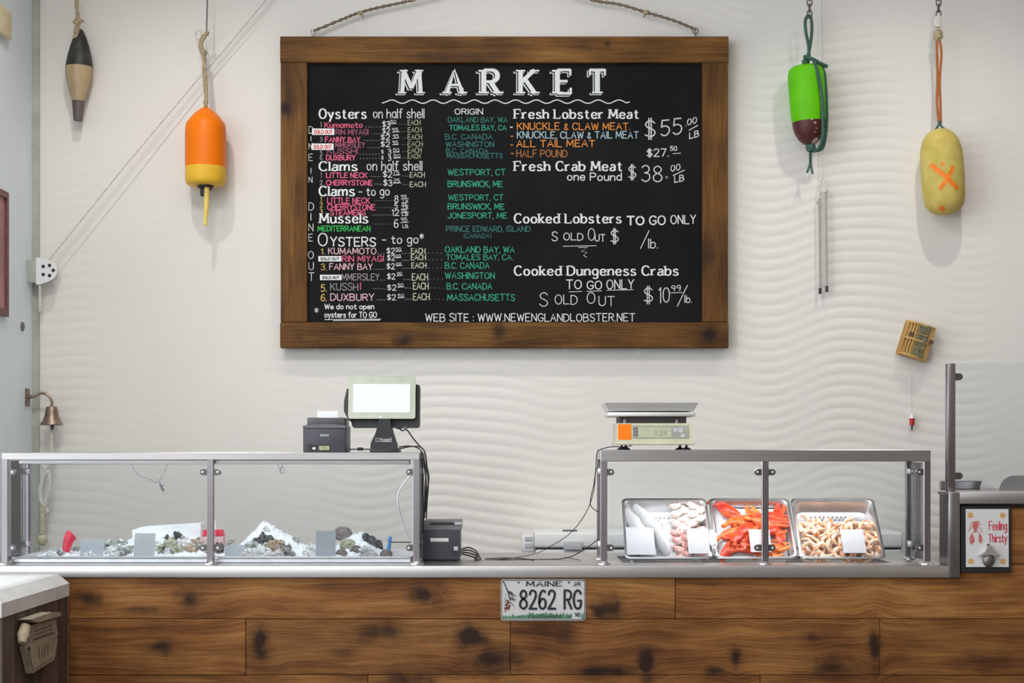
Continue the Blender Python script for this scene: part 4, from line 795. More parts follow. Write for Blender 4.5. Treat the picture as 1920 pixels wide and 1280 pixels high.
MB().blob(Vector((PX(589, y), y-.002, zz(836))), 0.006, 0.002, 0.005, 10, 6).build('power_button', M_white, rp1)
# point of sale terminal
y = 5.86; s = y/F
ps_ = thing('sale_terminal', 'touch-screen sale terminal on a black stand with lit blank screen', 'terminal', (PX(722, y), y+.05, ZS1))
dz = ZS1-PZ(843, y)
tl = math.radians(-9)
def scr(u, v, d):   # local screen plane: u right, v up from the bottom edge, d outwards
    return Vector((PX(715.5, y)+u, y+0.005+v*math.sin(-tl)-d*math.cos(tl), PZ(780, y)+dz+v*math.cos(tl)+d*math.sin(-tl)))
def rrect(w, h, r, n=5):
    o_ = []
    for cx, cy, a0 in ((w/2-r, h/2-r, 0), (-w/2+r, h/2-r, PI/2), (-w/2+r, -h/2+r, PI), (w/2-r, -h/2+r, 3*PI/2)):
        o_ += [(cx+r*math.cos(a0+k*PI/2/n), cy+r*math.sin(a0+k*PI/2/n)) for k in range(n+1)]
    return o_
SW, SH = 126*s, 82.5*s
M_silver = mat('silver_bezel', (0.44, 0.46, 0.37), 0.3, 0.35, var=0.08, scale=15)
MB().prism(rrect(SW, SH, 0.008), lambda u, v, d: scr(u, v+SH/2, d), -0.012, 0.004).build('bezel', M_silver, ps_)
sm_ = mat('lit_screen', (0.70, 0.74, 0.80), 0.25, var=0.02, scale=4, emit=0.12)
q = MB().box(0, 1, 0, 1, 0, 1); q = MB().prism([(-SW*0.43, -SH*0.36), (SW*.42, -SH*.36), (SW*.42, SH*.30), (SW*-.43, SH*.30)], lambda u, v, d: scr(u, v+SH/2, d), 0.0035, 0.0052).build('screen', sm_, ps_)
MB().prism([(-SW*0.40, SH*.17), (-SW*.30, SH*.17), (-SW*.30, SH*.28), (-SW*.40, SH*.28)], lambda u, v, d: scr(u, v+SH/2, d), 0.005, 0.0057).build('screen_icon', mat('screen_grey', (0.66, 0.68, 0.70), 0.4, emit=0.25), q)
MB().prism([(0.005*math.cos(a)-.004, 0.004*math.sin(a)-SH*.455) for a in [k*PI/6 for k in range(12)]], lambda u, v, d: scr(u, v+SH/2, d), 0.0035, 0.005).build('home_button', M_white, ps_)
MB().prism(rrect(SW*1.02, SH*.98, 0.01), lambda u, v, d: scr(u+.012, v+SH/2-.026, d), -0.06, -0.030).prism(rrect(SW*.7, SH*.7, 0.01), lambda u, v, d: scr(u, v+SH/2, d), -0.032, -0.011).build('rear_display', M_black, ps_)
MB().prism([(-SW/2-.017, SH*.18), (-SW/2-.017, SH*.42), (-SW/2-.008, SH*.70), (-SW/2+.01, SH*.74), (-SW/2+.01, -.008), (-SW/2-.002, 0.0)], lambda u, v, d: scr(u, v, d), -0.03, -0.006).build('card_reader', M_black, ps_)
st = [(697, 843), (697, 828), (700, 820), (706, 808), (710, 795), (713, 780), (734, 780), (736, 795), (740, 808), (744, 820), (747, 828), (747, 843)]
MB().prism([(PX(a-2, y), PZ(b, y)+dz) for a, b in st], lambda u, v, d: Vector((u, d, v)), y-.012, y+.035).build('stand', M_black, ps_)
MB().box(PX(694, y), PX(746, y), y-.015, y+.16, ZS1, ZS1+.012, 0.003, 2).build('base_plate', M_black, ps_)
m = MB(); lettering(m, 'toast', 714, 735, 823, 7.5, 1.5, lambda a, b: Vector((PX(a, y), y-.0128, PZ(b, y)+dz)))
for sg in ([(705, 817), (712, 817)], [(712, 817), (712, 822.5)], [(712, 822.5), (706, 822.5)], [(705.5, 823), (705.5, 817)]): ribbon(m, sg, lambda d: 1.0, lambda a, b: Vector((PX(a, y), y-.0128, PZ(b, y)+dz)))
m.build('logo_lettering', mat('logo_grey', (0.42, 0.42, 0.42), 0.5), ps_)
# cables of the terminal
pc = thing('terminal_cables', 'bundle of black cables running from the terminal down the guard corner', 'cable', P(797, 975, 5.84))
zc = lambda a, b, c: P(a, b, c)
paths = [[(744, 790, 5.95), (752, 806, 5.95), (763, 806, 5.95), (772, 818, 5.9), (785, 834, 5.86), (796, 846, 5.83), (800, 870, 5.83), (803, 905, 5.83), (801, 935, 5.84), (799, 972, 5.86)],
         [(655, 842, 5.9), (690, 842, 5.92), (740, 842, 5.9), (770, 837, 5.87), (788, 838, 5.84), (797, 850, 5.82), (799, 880, 5.82), (797, 920, 5.83), (796, 970, 5.86)],
         [(748, 838, 5.86), (768, 836, 5.86), (786, 841, 5.83), (794, 855, 5.81), (797, 880, 5.81), (799, 905, 5.82), (797, 940, 5.83), (793, 985, 5.86)],
         [(738, 798, 5.95), (746, 803, 5.95), (758, 800, 5.95), (764, 792, 5.95)], [(790, 845, 5.82), (792, 880, 5.81), (792, 920, 5.81), (794, 960, 5.82), (792, 1000, 5.85)], [(791, 868, 5.80), (799, 872, 5.80), (804, 895, 5.80), (800, 925, 5.81), (798, 960, 5.84)]]
for i, p in enumerate(paths): MB().tube(cpath(p, 6), 0.0026 if i != 1 else 0.0022, 6).build('cable', M_wire, pc)
MB().box(PX(670, 5.92), PX(681, 5.92), 5.912, 5.926, PZ(844.5, 5.92), PZ(838.5, 5.92), 0.003, 2).build('ferrite', M_black, pc)
for a, b in ((761, 803), (789, 858)): MB().box(PX(a-3, 5.9), PX(a+3, 5.9), 5.88, 5.90, PZ(b+4, 5.9), PZ(b-4, 5.9), 0.003, 2).build('connector', M_grey2, pc)
# printer on the worktop
y = 5.93
r2 = thing('receipt_printer', 'charcoal receipt printer with white label standing on the worktop', 'printer', (PX(828, y), y+.08, ZT))
zq = lambda py: PZ(py, y)-(PZ(1052, y)-ZT)
MB().box(PX(793, y), PX(862, y), y, y+0.17, ZT+.006, zq(992), 0.006, 2).build('case_body', M_grey, r2)
MB().prism([(y, zq(993)), (y+.17, zq(993)), (y+.17, zq(976)), (y+.02, zq(976)), (y+.006, zq(982))], lambda u, v, d: Vector((d, u, v)), PX(795, y), PX(864, y)).build('top_cover', M_grey2, r2)
MB().box(PX(806, y), PX(852, y), y+.003, y+.02, zq(983.5), zq(979.5)).build('paper_slot', M_black, r2)
MB().box(PX(852, y), PX(866, y), y+.0, y+.02, zq(984), zq(979), 0.002, 1).build('release_lever', M_card, r2)
MB().box(PX(807, y), PX(841, y), y-.0008, y+.001, zq(1015), zq(1008.5)).build('white_label', M_paper, r2)
MB().box(PX(851, y), PX(858.5, y), y-.0008, y+.001, zq(1031.5), zq(1024)).build('status_mark', M_cardw, r2)
MB().box(PX(846, y), PX(858, y), y-.001, y+.002, zq(1040), zq(1033), 0.001, 1).build('button_panel', M_black, r2)
for a in (797, 858): MB().lathe([(0.008, 0), (0.007, 0.007)], (PX(a, y), y+.02, ZT), 12).build('rubber_foot', M_black, r2)
pc2 = thing('printer_cables', 'black cables trailing from the worktop printer across the steel top', 'cable', (PX(900, 6), 6.0, ZT))
for i in range(4):
    MB().tube(cpath([(866, 1029+i*3, 6.06), (878, 1026+i*5, 6.04), (892, 1032+i*4.5, 6.02), (899-i*3, 1043+i*1.5, 6.0), (903-i*3.5, 1052-i*.5, 5.99-.012*i)]), 0.0025, 6).build('cable', M_wire, pc2)
MB().tube(cpath([(901, 1051, 6.0), (940, 1049, 6.0), (1000, 1048.5, 6.02), (1060, 1046, 6.02), (1095, 1030, 6.03), (1122, 1010, 6.04)]), 0.0018, 6).build('cable', M_wire, pc2)
MB().tube(cpath([(903, 1053, 5.98), (935, 1051, 5.98), (985, 1053, 5.95), (1000, 1049.5, 5.98), (960, 1045.5, 6.1), (910, 1047, 6.05)]), 0.0016, 6).tube(cpath([(903, 1054, 5.93), (960, 1054, 5.93), (1060, 1054, 5.93), (1088, 1051, 5.96), (1060, 1044, 6.15)]), 0.0016, 6).build('cable', M_wire, pc2)
# scale
M_alu = mat('satin_aluminium', (0.78, 0.77, 0.75), 0.5, 0.55, var=.05, scale=40, stretch=(.1, 1, 1))
y = 5.82; dz = ZS2-PZ(840, y)
sc = thing('weighing_scale', 'cream weighing scale with steel tray and orange panel on the guard', 'scale', (PX(1225, y), y+.12, ZS2))
M_cream = mat('cream_plastic', (0.62, 0.60, 0.44), 0.45, var=0.05)
sz = lambda py: PZ(py, y)+dz
MB().prism([(y+.0, sz(829)), (y+.27, sz(829)), (y+.27, sz(790)), (y+.014, sz(790)), (y+.0, sz(822))], lambda u, v, d: Vector((d, u, v)), PX(1157, y), PX(1300, y)).box(PX(1154, y), PX(1303, y), y-.004, y+.275, sz(831), sz(826), 0.003, 1).build('housing', M_cream, sc)
MB().box(PX(1163, y), PX(1288, y), y+.02, y+.25, sz(791), sz(778)).build('neck', mat('dark_neck', (0.05, 0.045, 0.04), 0.6), sc)
def face(a, b, c, d, nm, mt, dd=0.0015, par=None):
    f = lambda py: y+.014*max(0, min(1, (822-py)/32.0))
    vs = [Vector((PX(a, y), f(c)-dd, sz(c))), Vector((PX(b, y), f(c)-dd, sz(c))), Vector((PX(b, y), f(d)-dd, sz(d))), Vector((PX(a, y), f(d)-dd, sz(d)))]
    vs += [q+Vector((0, dd+.002, 0)) for q in vs]
    return MB().add(vs, [(0, 1, 2, 3), (7, 6, 5, 4), (0, 4, 5, 1), (1, 5, 6, 2), (2, 6, 7, 3), (3, 7, 4, 0)]).build(nm, mt, par or sc)
face(1159, 1184, 792, 821, 'orange_panel', M_orange)
face(1186, 1292, 794.5, 819, 'display_surround', mat('scale_grey', (0.34, 0.34, 0.29), 0.4))
dsp = face(1197, 1259, 797.5, 817, 'display', mat('lcd_green', (0.46, 0.49, 0.33), 0.3, var=0.04), 0.0025)
m = MB(); lettering(m, '0.24', 1227, 1250, 813, 9, 1.3, lambda a, b: Vector((PX(a, y), y+.014*(822-b)/32-.0032, sz(b)))); m.build('display_digits', mat('lcd_digit', (0.33, 0.36, 0.25), 0.5), dsp)
for a, c in ((1188, 798), (1188, 804), (1188, 810), (1192.5, 798), (1192.5, 804), (1192.5, 810)): face(a, a+3.4, c, c+4.5, 'key', M_grey2, 0.0028)
face(1263, 1270, 799, 806, 'key', M_cardw, 0.0028); face(1272, 1281, 798, 808, 'key', M_card, 0.0028); face(1277, 1284, 810, 816, 'key', M_cardw, 0.0028)
for a in (1174, 1272): MB().lathe([(0.014, 0), (0.014, 0.012), (0.009, 0.022)], (PX(a, y), y+.03, sz(790)), 14).build('tray_support', M_clamp, sc)
for a, yy in ((1166, y+.03), (1172+1, y+.235), (1275, y+.235), (1287, y+.03)):
    MB().lathe([(0.019, 0), (0.017, 0.004), (0.010, 0.007), (0.0045, 0.010), (0.0045, sz(830)-ZS2)], (PX(a, yy), yy, ZS2), 14).build('foot', M_black, sc)
def tray(pa, pb, qa, qb, zt_, zb_, y0, y1, nm, mt, ins=0.02):
    x0, x1 = PX(pa, y), PX(pb, y); X0, X1 = PX(qa, y), PX(qb, y)
    a = [(x0, y0, zt_), (x1, y0, zt_), (x1, y1, zt_), (x0, y1, zt_)]; b = [(X0, y0+ins, zb_), (X1, y0+ins, zb_), (X1, y1-ins, zb_), (X0, y1-ins, zb_)]
    up = Vector((0, 0, .003))
    vs = [Vector(q) for q in a]+[Vector(q) for q in b]+[Vector(q)+Vector((.006*(1 if i in (0, 3) else -1), .006*(1 if i < 2 else -1), 0.0)) for i, q in enumerate(a)]+[Vector(q)+up for q in b]
    fs = [(i, (i+1) % 4, (i+1) % 4+4, i+4) for i in range(4)]+[(i+8, i+12, (i+1) % 4+12, (i+1) % 4+8) for i in range(4)]+[(i, i+8, (i+1) % 4+8, (i+1) % 4) for i in range(4)]+[(4, 5, 6, 7), (15, 14, 13, 12)]
    return MB().add(vs, fs).build(nm, mt, sc)
tray(1133, 1309, 1142, 1301, sz(752), sz(767), y-.02, y+.27, 'tray', M_alu)
MB().box(PX(1139, y), PX(1304, y), y-.005, y+.26, sz(777.5), sz(769.5), 0.004, 2).build('platform', M_alu, sc)
scd = thing('scale_cord', 'thin black cord looping down from the scale beside the right guard', 'cable', P(1112, 950, 5.80))
MB().tube(cpath([(1190, 832, 5.95), (1172, 838, 5.9), (1150, 837, 5.84), (1127, 842, 5.8), (1119, 850, 5.79), (1117, 880, 5.79), (1113, 910, 5.8), (1108, 930, 5.8), (1107, 945, 5.81), (1112, 953, 5.82), (1121, 959, 5.84)]), 0.0017, 6).build('cord', M_wire, scd)
MB().tube(cpath([(1122, 870, 5.82), (1117, 885, 5.8), (1114, 915, 5.8), (1106, 945, 5.81), (1090, 975, 5.86), (1065, 1003, 5.92), (1030, 1025, 5.97), (1005, 1037, 6.0), (960, 1046, 6.0), (905, 1050, 6.0)]), 0.0015, 6).build('cord', M_wire, scd)
# wires hanging in the left guard
hw1 = thing('hanging_wire', 'loose grey wire tied in a bundle hanging inside the left guard', 'wire', P(300, 925, 5.95))
MB().tube(cpath([(247, 866, 5.95), (251, 880, 5.95), (262, 891, 5.95), (278, 897, 5.95), (294, 905, 5.95)]), 0.0014, 6).tube(cpath([(315, 866, 5.95), (310, 880, 5.95), (303, 893, 5.95), (301, 900, 5.95)]), 0.0011, 6).build('strand', M_grey2, hw1)
for k in range(6): MB().tube([P(294+k*.8, 894+k*.6, 5.95), P(300+k*.4, 908, 5.945), P(303+k*1.1, 922-abs(k-3)*1.5, 5.95)], 0.0013, 6).build('strand', M_grey2, hw1)
MB().tube([P(298, 909, 5.942), P(309, 910, 5.95)], 0.0012, 6).build('tie', M_grey2, hw1)
o = MB().tube(cpath([(520, 868, 5.95), (524, 877, 5.95), (528, 887, 5.95), (534, 884, 5.95), (530, 874, 5.95), (526, 878, 5.95), (525, 886, 5.95), (530, 868, 5.95)]), 0.0013, 6).build('hanging_wire', M_grey2)
tag(o, 'tiny curled wire end under the rail of the left guard', 'wire')
o = MB().tube(cpath([(772, 889, 5.9), (758, 905, 5.92), (747, 925, 5.93), (747, 945, 5.93), (754, 975, 5.95), (765, 1005, 5.96), (776, 1020, 5.96)]), 0.0028, 8).build('white_cable', M_white)
tag(o, 'white cable hanging behind the left guard corner', 'cable')

# ------------------------------------------------------------------ licence plate
yp = YF-0.006
lp = thing('licence_plate', 'white Maine licence plate on the counter front with a pine sprig print', 'licence plate', (PX(1018.5, yp), yp, PZ(1163, yp)))
out = [(PX(1018.5, yp)+u, PZ(1124.3, yp)+v) for u, v in rrect(159*yp/F, 78*yp/F, 0.011)]
MB().prism(out, lambda u, v, d: Vector((u, d, v)), yp, yp+.0022).build('plate_rim', mat('plate_rim', (0.62, 0.58, 0.52), 0.4, 0.3), lp)
out = [(PX(1018.5, yp)+u, PZ(1124.3, yp)+v) for u, v in rrect(156.5*yp/F, 75.5*yp/F, 0.010)]
MB().prism(out, lambda u, v, d: Vector((u, d, v)), yp-.0006, yp+.001).build('black_border', M_black, lp)
out = [(PX(1018.5, yp)+u, PZ(1124.3, yp)+v) for u, v in rrect(154*yp/F, 73*yp/F, 0.009)]
M_plate = mat('plate_white', (0.58, 0.56, 0.57), 0.4, var=0.04, scale=8)
MB().prism(out, lambda u, v, d: Vector((u, d, v)), yp-.0012, yp+.001).build('plate_face', M_plate, lp)
pf_ = lambda dd: (lambda a, b: Vector((PX(a, yp), yp-dd, PZ(b, yp))))
M_pgreen = mat('print_green', (0.06, 0.19, 0.10), 0.5, col2=(0.13, 0.27, 0.17), scale=60)
m = MB(); rr = random.Random(5)
vs = []; n = 48
for k in range(n+1):
    a = 942+ (1095-942)*k/n; tree = 1148.5+(3.0 if k % 2 else 0)+rr.uniform(-2, 2)+(3 if a < 990 else 0)
    vs += [pf_(.0017)(a, 1159.5), pf_(.0017)(a, tree)]
m.add(vs, [(2*i, 2*i+2, 2*i+3, 2*i+1) for i in range(n)]); m.build('print_forest', M_pgreen, lp)
m = MB()
for st_, w in (([(944, 1090), (948, 1098), (953, 1112), (957, 1122)], 2.2), ([(948, 1098), (951, 1106), (960, 1112)], 1.4)): ribbon(m, st_, lambda d: w, pf_(.002))
for k in range(26):
    a = rr.uniform(944, 962); b = rr.uniform(1112, 1132); L_ = rr.uniform(6, 13); an = rr.uniform(0.2, 1.6)
    ribbon(m, [(a, b), (a+L_*math.cos(an), b+L_*math.sin(an)*.8)], lambda d: 0.55, pf_(.002))
vs = [pf_(.0022)(957+4.5*math.cos(t_)*1.1, 1111+3.0*math.sin(t_)+.4*4.5*math.cos(t_)) for t_ in [k*PI/7 for k in range(14)]]; m.add(vs, [tuple(range(14))])
m.build('print_sprig', mat('print_dark', (0.035, 0.04, 0.035), 0.5), lp)
m = MB()
for k in range(26):
    a = rr.gauss(953.5, 2.4)-(0); b = rr.uniform(1125, 1146); a -= (b-1125)*.12; m.add([pf_(.0024)(a+1.7*math.cos(t_), b+1.5*math.sin(t_)) for t_ in [q*PI/3 for q in range(6)]], [tuple(range(6))])
m.build('print_cone', mat('print_red', (0.30, 0.075, 0.045), 0.5, var=.4, scale=400), lp)
MB().prism([(PX(1073, yp), PZ(1159.5, yp)), (PX(1089, yp), PZ(1159.5, yp)), (PX(1089, yp), PZ(1147, yp)), (PX(1073, yp), PZ(1147, yp))], lambda u, v, d: Vector((u, d, v)), yp-.0022, yp-.001).build('year_sticker', M_cardw, lp)
MB().prism([(PX(1073, yp), PZ(1099.5, yp)), (PX(1090, yp), PZ(1099.5, yp)), (PX(1090, yp), PZ(1088.5, yp)), (PX(1073, yp), PZ(1088.5, yp))], lambda u, v, d: Vector((u, d, v)), yp-.0018, yp-.001).build('month_sticker', M_cardw, lp)
for s_, a, b, base, h, w, mt, se in (('8262', 975, 1041, 1140.5, 34, 4.2, M_black, 0), ('RG', 1058.5, 1089, 1140.5, 34, 4.2, M_black, 0), ('MAINE', 987, 1053, 1098.3, 8.6, 2.4, M_black, 1), ('JAN', 1075.5, 1087.5, 1097.5, 7.5, 1.1, M_black, 0), ('16', 1078, 1087, 1155, 6.5, 1.5, M_black, 0), ('Vacationland', 989, 1052, 1158, 7, 1.0, MATS['print_dark'], 0)):
    m = MB(); lettering(m, s_, a, b, base, h, w, pf_(.0030), bool(se)); m.build('plate_lettering', mt, lp)
for a, b in ((972.5, 1091.5), (1066.5, 1091.5), (972, 1155.5), (1066.5, 1155.5)): MB().lathe([(0.0038, 0), (0.0038, .0014)], (PX(a, yp), yp-.0012, PZ(b, yp)), 12, Matrix.Rotation(PI/2, 3, 'X')).build('bolt_hole', M_clamp, lp)

# ------------------------------------------------------------------ bottle opener sign
ys = YF-0.012
bo = thing('bottle_opener_sign', 'black framed bottle opener sign with red lobster print below the ledge', 'sign', (PX(1850, ys), ys, PZ(1074, ys)))
X = lambda a: PX(a, ys)
Z = lambda b: PZ(b, ys)
MB().box(X(1801.5), X(1896), ys, ys+.012, Z(1073), Z(949), 0.002, 1).build('black_frame', M_black, bo)
MB().prism([(X(1811), Z(1062.5)), (X(1891), Z(1062.5)), (X(1890.5), Z(954)), (X(1810.5), Z(954))], lambda u, v, d: Vector((u, d, v)), ys-.003, ys+.001).build('sign_face', mat('sign_white', (0.66, 0.65, 0.64), 0.5, var=.03), bo)
sf = lambda dd: (lambda a, b: Vector((PX(a, ys), ys-dd, PZ(b, ys))))
M_sred = mat('sign_red', (0.60, 0.045, 0.09), 0.5); M_lob = mat('sign_lobster', (0.52, 0.10, 0.10), 0.5, col2=(0.60, 0.20, 0.17), scale=120)
m = MB(); lettering(m, 'Feeling', 1854, 1887, 993, 16, 1.7, sf(.0036)); lettering(m, 'Thirsty', 1853, 1887, 1016, 15, 1.7, sf(.0036)); m.build('sign_lettering', M_sred, bo)
m = MB()
def poly(pts, dd=.0036): m.add([sf(dd)(a, b) for a, b in pts], [tuple(range(len(pts)))])
poly([(1824, 977), (1833, 977), (1834, 985), (1832, 991), (1829, 994), (1826, 993), (1823, 988)])
poly([(1826, 993), (1831, 993), (1830, 998), (1827, 998)])
for sg in ([(1827, 994), (1823, 999), (1821, 1003)], [(1831, 994), (1836, 999), (1838, 1003)], [(1824, 989), (1818, 990), (1816, 996)], [(1833, 989), (1840, 991), (1839, 997)], [(1824, 985), (1818, 985), (1818, 989)], [(1833, 985), (1838, 983)], [(1825, 977), (1819, 982)], [(1832, 976), (1838, 982)]): ribbon(m, sg, lambda d: 1.3, sf(.0034))
poly([(1821, 1000), (1825, 1004), (1827, 1011), (1826, 1018), (1823, 1017), (1822, 1022), (1818, 1017), (1817, 1008)], .0034); poly([(1836, 1000), (1840, 1004), (1842, 1011), (1840, 1019), (1837, 1016), (1835, 1019), (1834, 1009)], .0034)
m.build('sign_lobster_print', M_lob, bo)
for a, b in ((1819, 965.5), (1879.5, 966), (1820, 1052), (1880.5, 1052)):
    m = MB(); m.add([sf(.0034)(a+5.5*math.cos(t_)*(1+.12*math.cos(5*t_)), b+5.5*math.sin(t_)*(1+.12*math.cos(5*t_))) for t_ in [k*PI/15 for k in range(30)]], [tuple(range(30))]); m.build('shell_print', mat('sign_ochre', (0.62, 0.37, 0.12), 0.5, var=.25, scale=300), bo)
oc = P(1853, 1048, ys)+Vector((0, -.014, 0))
op_ = MB()
prof2 = [(1834, 1041), (1838, 1037), (1844, 1034), (1849, 1026), (1852, 1022), (1856, 1022), (1859, 1027), (1864, 1034), (1870, 1038), (1872, 1042), (1862, 1041), (1853, 1039), (1843, 1041)]
op_.prism(prof2, lambda u, v, d: Vector((PX(u, ys), d, PZ(v, ys))), ys-.022, ys-.002)
op_.build('opener_hood', mat('cast_metal', (0.62, 0.60, 0.58), 0.35, 0.8, var=.08), bo)
MB().blob(P(1852.5, 1049, ys)+Vector((0, -.006, 0)), 11.5*ys/F, 0.016, 14*ys/F, 18, 12).build('opener_cup', mat('dark_cast_metal', (0.22, 0.21, 0.20), 0.4, 0.8, var=.1), bo)
MB().lathe([(0.006, 0), (0.006, .003), (.003, .005)], P(1852, 1022, ys)+Vector((0, -.003, 0)), 12, Matrix.Rotation(PI/2, 3, 'X')).build('screw', M_clamp, bo)

# ------------------------------------------------------------------ ice cream freezer, lower left
XF = -1.587; y0, y1 = 4.873, 5.60
fz = thing('wooden_freezer', 'wood clad ice cream freezer with white sliding lid in the foreground corner', 'freezer', (XF-.28, (y0+y1)/2, 0))
M_lid = mat('lid_white', (0.62, 0.61, 0.60), 0.45, var=.05, scale=12)
nb = 6
for k in range(nb):
    a = y0+.02+(y1-.005-y0-.02)*k/nb; b = y0+.02+(y1-.005-y0-.02)*(k+1)/nb
    MB().box(XF-.022, XF-.004+random.uniform(-.001, .001), a+.0006, b-.0006, 0.05, .853, 0.0015, 1).build('board', M_darkwood, fz)
MB().box(XF-.56, XF-.022, y0+.02, y1-.005, 0.05, .853).build('cabinet', mat('freezer_body', (0.05, 0.03, 0.025), 0.6), fz)
MB().box(XF-.012, XF+.002, y1-.012, y1+.004, 0.05, .855, .002, 1).build('corner_strip', mat('reddish_strip', (0.13, 0.05, 0.03), 0.5, var=.2), fz)
def ring(xa, xb, ya_, yb__, z): return [(xa, ya_, z), (xb, ya_, z), (xb, yb__, z), (xa, yb__, z)]
xa, xb = XF-.57, XF
vs = ring(xa, xb, y0, y1, .853)+ring(xa, xb, y0, y1, .897)+ring(xa+.035, xb-.035, y0+.035, y1-.012, .930)+ring(xa+.07, xb-.07, y0+.07, y1-.035, .930)+ring(xa+.07, xb-.07, y0+.07, y1-.035, .915)
fs = [(3, 2, 1, 0)]+[(r*4+i, r*4+(i+1) % 4, r*4+4+(i+1) % 4, r*4+4+i) for r in range(4) for i in range(4)]+[(16, 17, 18, 19)]
MB().add(vs, fs).build('lid_frame', M_lid, fz)
MB().box(xa+.08, XF-.29, y0+.075, y1-.04, .9155, .921, .002, 1).build('sliding_lid', M_white, fz); MB().box(XF-.30, xb-.075, y0+.075, y1-.04, .921, .927, .002, 1).build('sliding_lid', M_white, fz)
sg = thing('freezer_sign', 'cream carved sign with roof bar fixed on the freezer side', 'sign', (XF+.01, 5.22, .63))
M_sign = mat('carved_cream', (0.33, 0.275, 0.20), 0.6, var=.15, scale=30); M_signd = mat('carved_groove', (0.12, 0.085, 0.06), 0.7)
sy = lambda px, x=XF: -x*F/(VX-px)
def SP(u, v, d): return Vector((XF+d, u, v))
def szp(px, py): return H-(py-VY)*sy(px)/F
o1 = [(36, 1213), (48, 1262), (90, 1236), (97, 1192), (92, 1160), (44, 1172), (45, 1185), (42, 1206)]
oo = [(sy(a), szp(a, b)) for a, b in o1]
MB().prism(oo, SP, 0.0, .022).build('sign_plate', M_sign, sg)
o1 = [(33, 1161), (75, 1147), (92, 1147), (92, 1154), (48, 1167), (36, 1163)]
MB().prism([(sy(a), szp(a, b)) for a, b in o1], SP, 0.0, .04).build('roof_bar', M_sign, sg)
MB().tube([Vector((XF+.02, sy(29), szp(29, 1205))), Vector((XF+.02, sy(32), szp(32, 1190))), Vector((XF+.02, sy(36), szp(36, 1172)))], [.012, .02, .015], 12).build('side_roll', mat('tan_roll', (0.42, 0.34, 0.24), 0.6, var=.2), sg)
m = MB()
def mark(a0, b0, a1, b1, w): ribbon(m, [(sy(a0), szp(a0, b0)), (sy(a1), szp(a1, b1))], lambda d: w, lambda u, v: Vector((XF+.0228, u, v)))
for k in range(3): mark(50, 1184+k*7, 86, 1171+k*7, .0035)
for a, b in ((60, 1214), (66, 1212), (71, 1210), (77, 1207)): mark(a, b+18, a+.6, b, .008)
mark(50, 1256, 88, 1232, .003); mark(39, 1215, 49, 1256, .006); mark(50, 1200, 90, 1186, .003)
m.build('carved_marks', M_signd, sg)
for a, b in ((41, 1216), (96, 1193)): MB().lathe([(.007, 0), (.007, .003)], Vector((XF+.022, sy(a), szp(a, b))), 10, Matrix.Rotation(PI/2, 3, 'Y')).build('screw', M_black, sg)

# ------------------------------------------------------------------ iced shellfish in the left guard
ytray0, ytray1 = 5.83, 6.25
it = thing('ice_tray', 'long shallow steel tray holding the crushed ice behind the left glass', 'tray', (PX(400, 6), 6.04, ZT))
tx0, tx1 = PX(28, 5.86), PX(772, 5.86)
MB().box(tx0, tx1, ytray0, ytray1, ZT, ZT+.004).box(tx0, tx1, ytray0, ytray0+.004, ZT, ZT+.022, .001, 1).box(tx0, tx1, ytray1-.004, ytray1, ZT, ZT+.022, .001, 1).box(tx0, tx0+.004, ytray0, ytray1, ZT, ZT+.022, .001, 1).box(tx1-.004, tx1, ytray0, ytray1, ZT, ZT+.022, .001, 1).build('tray_pan', M_pan, it)
for yy in (ytray0-.004,): MB().tube([(tx0, yy, ZT+.021), (tx1, yy, ZT+.021)], .005, 8).build('rolled_rim', M_pan, it)
YI = 6.0
def gauss(x, c, w): return math.exp(-((x-c)/w)**2)
def ice_h(x, y):
    px = VX+x*F/YI; d = (y-6.06)/.12
    m1 = max(0, 1-(490-px)/62 if px < 490 else 1-(px-490)/108)
    h = .014+.128*m1**1.1*math.exp(-abs(d)**1.5*1.5)+.045*gauss(px, 205, 38)*math.exp(-d*d)+.07*gauss(px, 320, 70)*math.exp(-((y-6.12)/.12)**2)+.075*gauss(px, 675, 46)*math.exp(-d*d*1.2)+.028*gauss(px, 260, 25)*math.exp(-d*d)+.02*gauss(px, 120, 20)*math.exp(-d*d)
    h += .009*noise.noise(Vector((x*20, y*20, 1)))+.008*noise.noise(Vector((x*60, y*60, 4)))+.007*noise.noise(Vector((x*130, y*130, 9)))
    e = min(1, (y-ytray0-.006)/.05, (ytray1-.006-y)/.04, (x-tx0-.01)/.06, (tx1-.01-x)/.10)
    return ZT+.006+max(.001, h*max(.05, e))
nx, ny = 420, 100; vs = []
ix0, ix1, iy0, iy1 = tx0+.006, tx1-.006, ytray0+.006, ytray1-.006
for j in range(ny+1):
    for i in range(nx+1):
        x = ix0+(ix1-ix0)*i/nx; yy = iy0+(iy1-iy0)*j/ny; vs.append((x, yy, ice_h(x, yy)))
m = MB(); m.add(vs, [(j*(nx+1)+i, j*(nx+1)+i+1, (j+1)*(nx+1)+i+1, (j+1)*(nx+1)+i) for j in range(ny) for i in range(nx)], True)
ice = m.build('crushed_ice', M_ice); tag(ice, 'heaps of white crushed ice in the left display tray', 'ice', kind='stuff')
